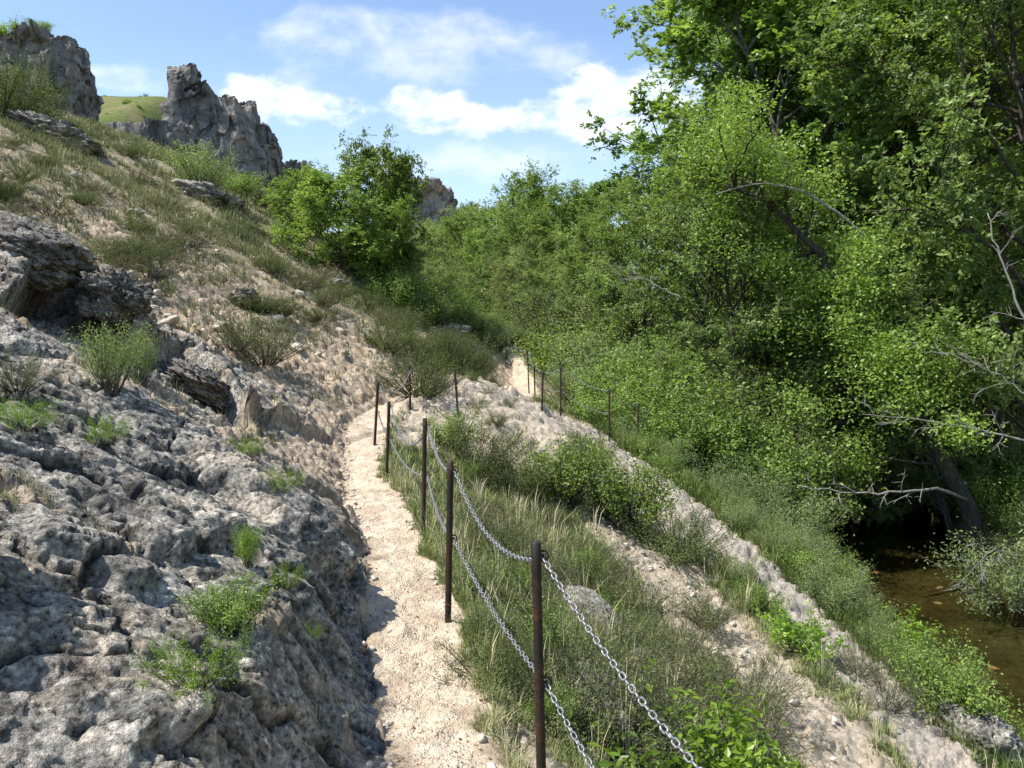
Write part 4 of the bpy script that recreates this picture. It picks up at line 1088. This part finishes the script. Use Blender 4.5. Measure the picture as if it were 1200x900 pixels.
for k in range(22):
    r = random.Random(k + 1300); u = r.uniform(440, 598); v = 352 + (u - 440) * .33 + r.uniform(-8, 16); h = hit(u, v)
    if h.y > 45: continue
    sc = h.y * r.uniform(22, 40) / F
    plant(('bush', 'sally', 'bush')[k % 3], (h.x, h.y, h.z - .05), (sc * 1.3, sc * 1.3, sc), "leafy green bush on the crest behind the shrub row, below the hillside trees", "crest_bush", "bush", "bushes on the crest below the hillside trees")
# --- left slab plants
shrub_at('sally', 130, 458, 68, "feathery yellow green bush growing in front of the overhanging boulder", wide=.85)
shrub_at('sally', 165, 450, 58, "slender leaning sprig bush right beside the feathery bush", wide=.55)
shrub_at('cushion', 22, 462, 40, "dry grey tuft at the left edge under the big boulder", wide=.7)
shrub_at('moss', 126, 522, 22, "small yellow green tuft on the grey slab below the feathery bush", wide=.7)
shrub_at('bush', 272, 742, 56, "leafy green plant sprawling in a hollow of the near slab", wide=1.15)
shrub_at('moss', 228, 806, 40, "bright moss like cushion on the near slab below the sprawling plant", wide=.85)
shrub_at('bush', 290, 665, 44, "spindly green sprig above the sprawling plant on the slab", wide=.5)
shrub_at('moss', 330, 576, 18, "small yellowish tuft on the slab right of the squat block", wide=.8)
shrub_at('moss', 335, 690, 20, "yellow tuft between the sprawling plant and the trail", wide=.7)
shrub_at('moss', 288, 538, 16, "dry yellow tuft on the upper slab near the tan apron", wide=.9)
shrub_at('cushion', 310, 425, 46, "wide dark olive cushion shrub where the scree meets the slab", wide=.9)
shrub_at('cushion', 275, 410, 34, "olive cushion shrub left of the wide dark one on the scree edge", wide=.9)
shrub_at('moss', 362, 750, 12, "tiny tuft on the slab close to the trail wall", wide=.8)
shrub_at('moss', 25, 505, 24, "yellow green tuft on the slab at the left edge", wide=.9)
# --- upper hillside
shrub_at('sally', 236, 226, 52, "round bright green shrub alone on the upper hillside under the crag", wide=1.05)
shrub_at('scrub', 26, 134, 52, "big dark green bush on the hillside crest in front of the left cliff", wide=.85)
shrub_at('scrub', -4, 138, 60, "green bush at the left edge beside the big crest bush", wide=1.0)
shrub_at('bush', 280, 232, 26, "small green shrub right of the round bright shrub", wide=1.3)
shrub_at('bush', 305, 226, 24, "small dark shrub at the crag's foot nearest the hillside tree", wide=1.4)
shrub_at('sally', 320, 250, 34, "loose green shrub beside the left flank of the hillside trees", wide=1.4)
e_ = pt(10, 40, 70); plant('bush', (e_.x, e_.y, e_.z - .9), (2.6, 2.6, 1.9), "dark shrub perched on top of the massive left cliff", "shrub", "shrub")
e_ = pt(48, 30, 72); plant('bush', (e_.x, e_.y, e_.z - .6), (1.6, 1.6, .9), "tiny shrub on the cliff top right of the larger perched one", "shrub", "shrub")
r_ = random.Random(21)
n_ = 0
while n_ < 75:
    u = r_.uniform(-40, 480); v = r_.uniform(150, 400)
    h = hit(u, v)
    if h.y < 11 or h.y > 62 or h.x > float(xp_f(h.y)) - 1.2: continue
    s = r_.uniform(.20, .50) * (1 + max(0, h.y - 20) / 45)
    plant('cushion' if r_.random() < .6 else 'scrub', h - Vector((0, 0, .04)), (s * 1.1, s * 1.1, s * .8), "low grey green cushion shrub dotted over the left hillside scree", "cushion_shrub", "shrub", "cushion shrubs on the hillside scree"); n_ += 1
n_ = 0
while n_ < 85:
    u = r_.uniform(540, 1000); v = r_.uniform(540, 900)
    h = hit(u, v); t = float(masks(np.array([h.x]), np.array([h.y]))['grass'][0])
    if t < .7 or h.x > float(rx_f(h.y)): continue
    s = r_.uniform(.13, .36)
    plant('cushion' if r_.random() < .7 else 'scrub', h - Vector((0, 0, .03)), (s, s, s), "small grey green cushion shrub in the grass of the bank below the trail", "cushion_shrub", "shrub", "cushion shrubs on the grassy bank"); n_ += 1
n_ = 0
while n_ < 34:
    u = r_.uniform(540, 960); v = r_.uniform(540, 880)
    h = hit(u, v); t = float(masks(np.array([h.x]), np.array([h.y]))['grass'][0])
    if t < .6 or h.x > float(rx_f(h.y)): continue
    s = r_.uniform(.16, .34)
    plant(('sally', 'bush')[n_ % 2], h - Vector((0, 0, .03)), (s * .9, s * .9, s), "small fresh green herb clump in the grass of the bank below the trail", "herb_clump", "plant", "green herb clumps on the grassy bank"); n_ += 1
# distant scrub on the ridge and meadow, one dark shrub each
for k in range(34):
    r = random.Random(k + 300)
    u = r.uniform(520, 640); d = 262 + r.uniform(-6, 6); p = pt(u, 248, d); z = float(far_ridge(np.array([p.x]), np.array([p.y]))[0])
    s = r.uniform(1.6, 3.2); plant('bush', (p.x, p.y, z - .3), s, "tiny dark tree on the skyline of the distant ridge", "distant_tree", "tree", "trees on the distant ridge")
for k in range(12):
    r = random.Random(k + 500)
    u = r.uniform(112, 186); d = 120 + r.uniform(0, 26); p = pt(u, 120, d); z = float(meadow(np.array([p.x]), np.array([p.y]))[0])
    s = r.uniform(.3, .9); plant('bush', (p.x, p.y, z - .3), s, "small dark shrub on the distant green meadow between the cliffs", "shrub", "shrub", "shrubs on the distant meadow")

# ------------------------------------------------------------------ grass
def blade_mesh(name, P, Hh, Wd, D, lean, tint, mat, label):
    n = len(P)
    side = np.stack([-D[:, 1], D[:, 0], np.zeros(n)], 1) * Wd[:, None]
    fw = np.concatenate([D, np.zeros((n, 1))], 1)
    up = np.array([0, 0, 1.0])
    m = P + fw * (lean * Hh * .32)[:, None] + up * (Hh * .60)[:, None]
    t = P + fw * (lean * Hh * .95)[:, None] + up * (Hh * (1.0 - .22 * lean))[:, None]
    v = np.stack([P - side, P + side, m + side * .7, m - side * .7, t], 1).reshape(-1, 3)
    b = np.arange(n)[:, None] * 5
    q = np.concatenate([b + np.array([[0, 1, 2, 3]]), b + np.array([[3, 2, 4]])], 1)
    me = mesh_from(name, v, q.ravel(), np.tile([4, 3], n), False)
    attr(me, "tint", np.repeat(np.clip(tint, 0, 1), 5))
    o = link(name, me, mat); return tag(o, label, kind='stuff')
def grass_mat(name, stops, trans=.25):
    q = NT(name); c = q.ramp(q.attr('tint'), stops); d = q.bsdf(c, .7, spec=.15)
    tr = q.n('ShaderNodeBsdfTranslucent'); q.set(tr, 'Color', c)
    mx = q.n('ShaderNodeMixShader', Fac=trans); q.t.links.new(d, mx.inputs[1]); q.t.links.new(tr.outputs[0], mx.inputs[2])
    return q.done(mx.outputs[0])
G_bank = grass_mat("bank grass", [(0, (.095, .135, .038)), (.45, (.215, .265, .088)), (.70, (.33, .335, .15)), (.86, (.50, .44, .26)), (1, (.62, .55, .38))])
G_dry = grass_mat("hillside grass", [(0, (.085, .105, .042)), (.42, (.18, .20, .085)), (.70, (.29, .28, .14)), (1, (.52, .46, .31))])
G_green = grass_mat("stream bank grass", [(0, (.045, .075, .016)), (.5, (.12, .17, .04)), (.85, (.21, .24, .075)), (1, (.36, .33, .15))], .3)
def tufts(n, x0, x1, y0, y1, accept, hmean, per, seed, spread=.06, flat=.5, tm=.45):
    """n tuft centres, log spread over depth, then blades round each"""
    lr = np.random.default_rng(seed); X = []; Y = []; A = []
    while sum(len(a) for a in X) < n:
        y = np.exp(lr.uniform(math.log(y0), math.log(y1), 6000)); tt = lr.uniform(x0, x1, 6000); x = tt * (y + 1.5)
        a = accept(x, y); k = lr.random(6000) < a
        X.append(x[k]); Y.append(y[k])
    x = np.concatenate(X)[:n]; y = np.concatenate(Y)[:n]
    sc = np.clip(.55 + y / 14, .7, 4.5)
    hh = hmean * lr.lognormal(0, .35, n) * np.clip(.75 + y / 30, .7, 2.2); tt = np.clip(lr.normal(tm, .17, n) + .2 * vnoise(x * .6, y * .6, 4.4), 0, 1)
    k = per; ang = lr.uniform(0, 6.28, (n, k)); rad = np.abs(lr.normal(0, spread, (n, k))) * sc[:, None]
    px = (x[:, None] + np.cos(ang) * rad).ravel(); py = (y[:, None] + np.sin(ang) * rad).ravel()
    pz = base(px, py); mk = masks(px, py); pz = pz + detail(px, py, mk) - .01
    ok = (mk['path'] < .3)
    H_ = (hh[:, None] * lr.uniform(.45, 1.15, (n, k))).ravel(); W_ = np.maximum(.0016, .00055 * py) * lr.uniform(.7, 1.3, n * k)
    D_ = np.stack([np.cos(ang).ravel(), np.sin(ang).ravel()], 1); ln = lr.uniform(.1, 1.0, n * k) * flat * 1.6
    ti = (tt[:, None] + lr.normal(0, .13, (n, k))).ravel()
    P = np.stack([px, py, pz], 1)
    return P[ok], H_[ok], W_[ok], D_[ok], ln[ok], ti[ok]
def acc_bank(x, y):
    m = masks(x, y); a = m['right'] * m['grass'] * (x < rx_f(y) + .3) * (1 - .9 * m['bare'])
    return a * (.35 + .65 * sstep(-.35, .15, m['n1'] + .4 * m['n3']))
blade_mesh("grass", *tufts(12500, -.25, .75, 1.3, 19, acc_bank, .12, 22, 1, .06, .7, .37), G_bank, "dry olive grass covering the bank below the trail")
blade_mesh("grass", *tufts(900, -.2, .6, 1.8, 14, acc_bank, .30, 9, 11, .03, .35, .86), G_bank, "thin dry stalks standing above the grass of the bank")
def acc_edge(x, y):
    m = masks(x, y); return np.exp(-((m['dpath'] - .06) / .07) ** 2) * (x > xp_f(y)) * sstep(-.3, .3, m['n1'])
blade_mesh("grass", *tufts(700, -.25, .2, 1.8, 13, acc_edge, .07, 14, 12, .04, .8, .6), G_bank, "short dry grass fringing the right edge of the gravel trail")
def acc_stream(x, y):
    m = masks(x, y); return ((x > rx_f(y) + .15) & (x < wx_f(y) - .05)) * 1.0
blade_mesh("grass", *tufts(6500, -.1, .85, 3, 30, acc_stream, .22, 16, 2, .09, .5, .40), G_green, "fresh grass on the stream side bank under the bushes")
def acc_hill(x, y):
    m = masks(x, y); l = m['left'] > .2
    return l * np.clip(m['grass'] * 1.0 + .06 * (1 - m['grey']), 0, 1) * (y > 7) * sstep(-.2, .3, m['n1'] + .4 * m['n2'])
blade_mesh("grass", *tufts(9800, -.95, .02, 7, 75, acc_hill, .13, 14, 3, .065, .7, .42), G_dry, "grey green grass tufts on the left hillside")
def acc_slab(x, y):
    m = masks(x, y); return (m['left'] > .1) * sstep(.25, .55, m['n1'] - .2 * m['n2']) * .5
blade_mesh("grass", *tufts(800, -.95, .0, 1.6, 13, acc_slab, .06, 12, 4, .04, .6, .55), G_dry, "sparse dry tufts in the cracks of the grey slab")

def litter():
    lr = np.random.default_rng(55); n = 1500
    y = np.exp(lr.uniform(math.log(2.2), math.log(14), n)); x = xp_f(y) + lr.normal(0, .32, n); z = height(x, y) + .006
    m = leaf_mesh("leaf_litter", np.stack([x, y, z], 1), lr.normal(size=(n, 3)) * .35 + np.array([.2, 0, 1.0]), lr.uniform(.008, .024, n), lr.random(n), lr, .5)
    q = NT("dry leaf litter"); mt = q.done(q.bsdf(q.ramp(q.attr('tint'), [(0, (.07, .045, .025)), (.6, (.20, .14, .08)), (1, (.38, .30, .19))]), .8, spec=.1))
    tag(link("leaf_litter", m, mt), "dry leaf and twig bits scattered on the gravel trail", kind='stuff')
litter()

# ------------------------------------------------------------------ light and sky
SUN_AZ = -18.0      # degrees forward of due left
SUN_EL = 57.0
sd = Vector((-math.cos(R(SUN_AZ)) * math.cos(R(SUN_EL)), math.sin(R(SUN_AZ)) * math.cos(R(SUN_EL)), math.sin(R(SUN_EL))))
sun_d = bpy.data.lights.new("sun", 'SUN'); sun_d.energy = 4.9; sun_d.angle = R(.5); sun_d.color = (1, .955, .88)
sun = bpy.data.objects.new("sun", sun_d); COL.objects.link(sun)
sun.rotation_euler = sd.to_track_quat('Z', 'Y').to_euler()
w = bpy.data.worlds.new("World"); scene.world = w; w.use_nodes = True
def build_sky():
    q = NT.__new__(NT); q.t = w.node_tree; q.t.nodes.clear()
    out = q.n('ShaderNodeOutputWorld'); bg = q.n('ShaderNodeBackground', Strength=.15)
    sky = q.t.nodes.new('ShaderNodeTexSky'); sky.sky_type = 'NISHITA'; sky.sun_disc = False
    sky.sun_elevation = R(SUN_EL); sky.sun_rotation = math.atan2(sd.x, sd.y)
    sky.altitude = 900; sky.air_density = 1.0; sky.dust_density = .6; sky.ozone_density = 1.5
    co = q.n('ShaderNodeTexCoord').outputs['Generated']
    sp = q.n('ShaderNodeSeparateXYZ', Vector=co)
    yy = q.math('MAXIMUM', q.math('ABSOLUTE', sp.outputs[1]), .08)
    az = q.math('DIVIDE', sp.outputs[0], yy); el = q.math('DIVIDE', sp.outputs[2], yy)
    cv = q.n('ShaderNodeCombineXYZ', X=az, Y=q.math('MULTIPLY', el, 1.6), Z=0.0).outputs[0]
    n1 = q.noise(9.5, 9, .60, cv, .15); n2 = q.noise(3.2, 8, .6, cv, .6)
    n3 = q.noise(24, 7, .6, cv, .2)
    def blob(u, v, su, sv):
        a = q.math('DIVIDE', q.math('SUBTRACT', az, (u - 600) / F), su / F)
        b = q.math('DIVIDE', q.math('SUBTRACT', el, (420 - v) / F), sv / F)
        r2 = q.math('ADD', q.math('MULTIPLY', a, a), q.math('MULTIPLY', b, b))
        return q.math('EXPONENT', q.math('MULTIPLY', r2, -1.0))
    def total(lst):
        s = 0.0
        for b in lst: s = q.math('ADD', s, b)
        return s
    front = q.math('GREATER_THAN', sp.outputs[1], 0.0)
    thick = total([blob(490, 130, 55, 32), blob(560, 145, 60, 28), blob(680, 135, 60, 42), blob(360, 130, 70, 30), blob(760, 120, 80, 50), blob(285, 105, 55, 22)])
    veil = total([blob(420, 35, 160, 34), blob(600, 75, 170, 42), blob(300, 110, 170, 45), blob(140, 95, 60, 16), blob(560, 190, 260, 40)])
    body = q.math('ADD', q.math('MULTIPLY', q.math('MINIMUM', thick, 1.1), .62), q.math('MULTIPLY', q.math('SUBTRACT', q.math('ADD', q.math('MULTIPLY', n1, .75), q.math('MULTIPLY', n3, .25)), .5), 2.4))
    d1 = q.n('ShaderNodeMapRange', _interpolation_type='SMOOTHSTEP', i1=.26, i2=.74, i3=0.0, i4=.95); q.set(d1, 'i0', body)
    vb = q.math('ADD', q.math('MULTIPLY', q.math('MINIMUM', veil, 1.0), .62), q.math('MULTIPLY', q.math('SUBTRACT', q.math('ADD', q.math('MULTIPLY', n2, .45), q.math('MULTIPLY', n1, .55)), .5), 2.2))
    d2 = q.n('ShaderNodeMapRange', _interpolation_type='SMOOTHSTEP', i1=.32, i2=.95, i3=0.0, i4=.6); q.set(d2, 'i0', vb)
    # scattered clouds all round the sky away from the view
    dens = q.math('MULTIPLY', q.math('MAXIMUM', d1.outputs[0], d2.outputs[0]), front)
    shade = q.ramp(q.math('ADD', q.math('MULTIPLY', n1, .6), q.math('MULTIPLY', n3, .4)), [(.38, (3.9, 4.3, 4.95)), (.58, (4.85, 4.95, 5.05))])
    low = q.n('ShaderNodeMapRange', i1=.0, i2=.42, i3=.62, i4=.04); q.set(low, 'i0', el)
    hz = q.mix(q.math('MULTIPLY', low.outputs[0], front), sky.outputs[0], (3.7, 4.5, 5.5))
    col = q.mix(dens, hz, shade)
    q.t.links.new(col, bg.inputs[0]); q.t.links.new(bg.outputs[0], out.inputs[0])
build_sky()
vs = scene.view_settings
scene.display_settings.display_device = 'sRGB'
vs.view_transform = 'Standard'; vs.look = 'None'; vs.gamma = 1.0; vs.use_curve_mapping = False
vs.exposure = 0.8
scene.render.engine = 'CYCLES'
scene.cycles.max_bounces = 8; scene.cycles.transparent_max_bounces = 8
scene.cycles.diffuse_bounces = 4; scene.cycles.glossy_bounces = 2; scene.cycles.transmission_bounces = 6
scene.cycles.use_denoising = True
scene.cycles.sample_clamp_indirect = 6
scene.cycles.use_adaptive_sampling = True; scene.cycles.adaptive_threshold = .006
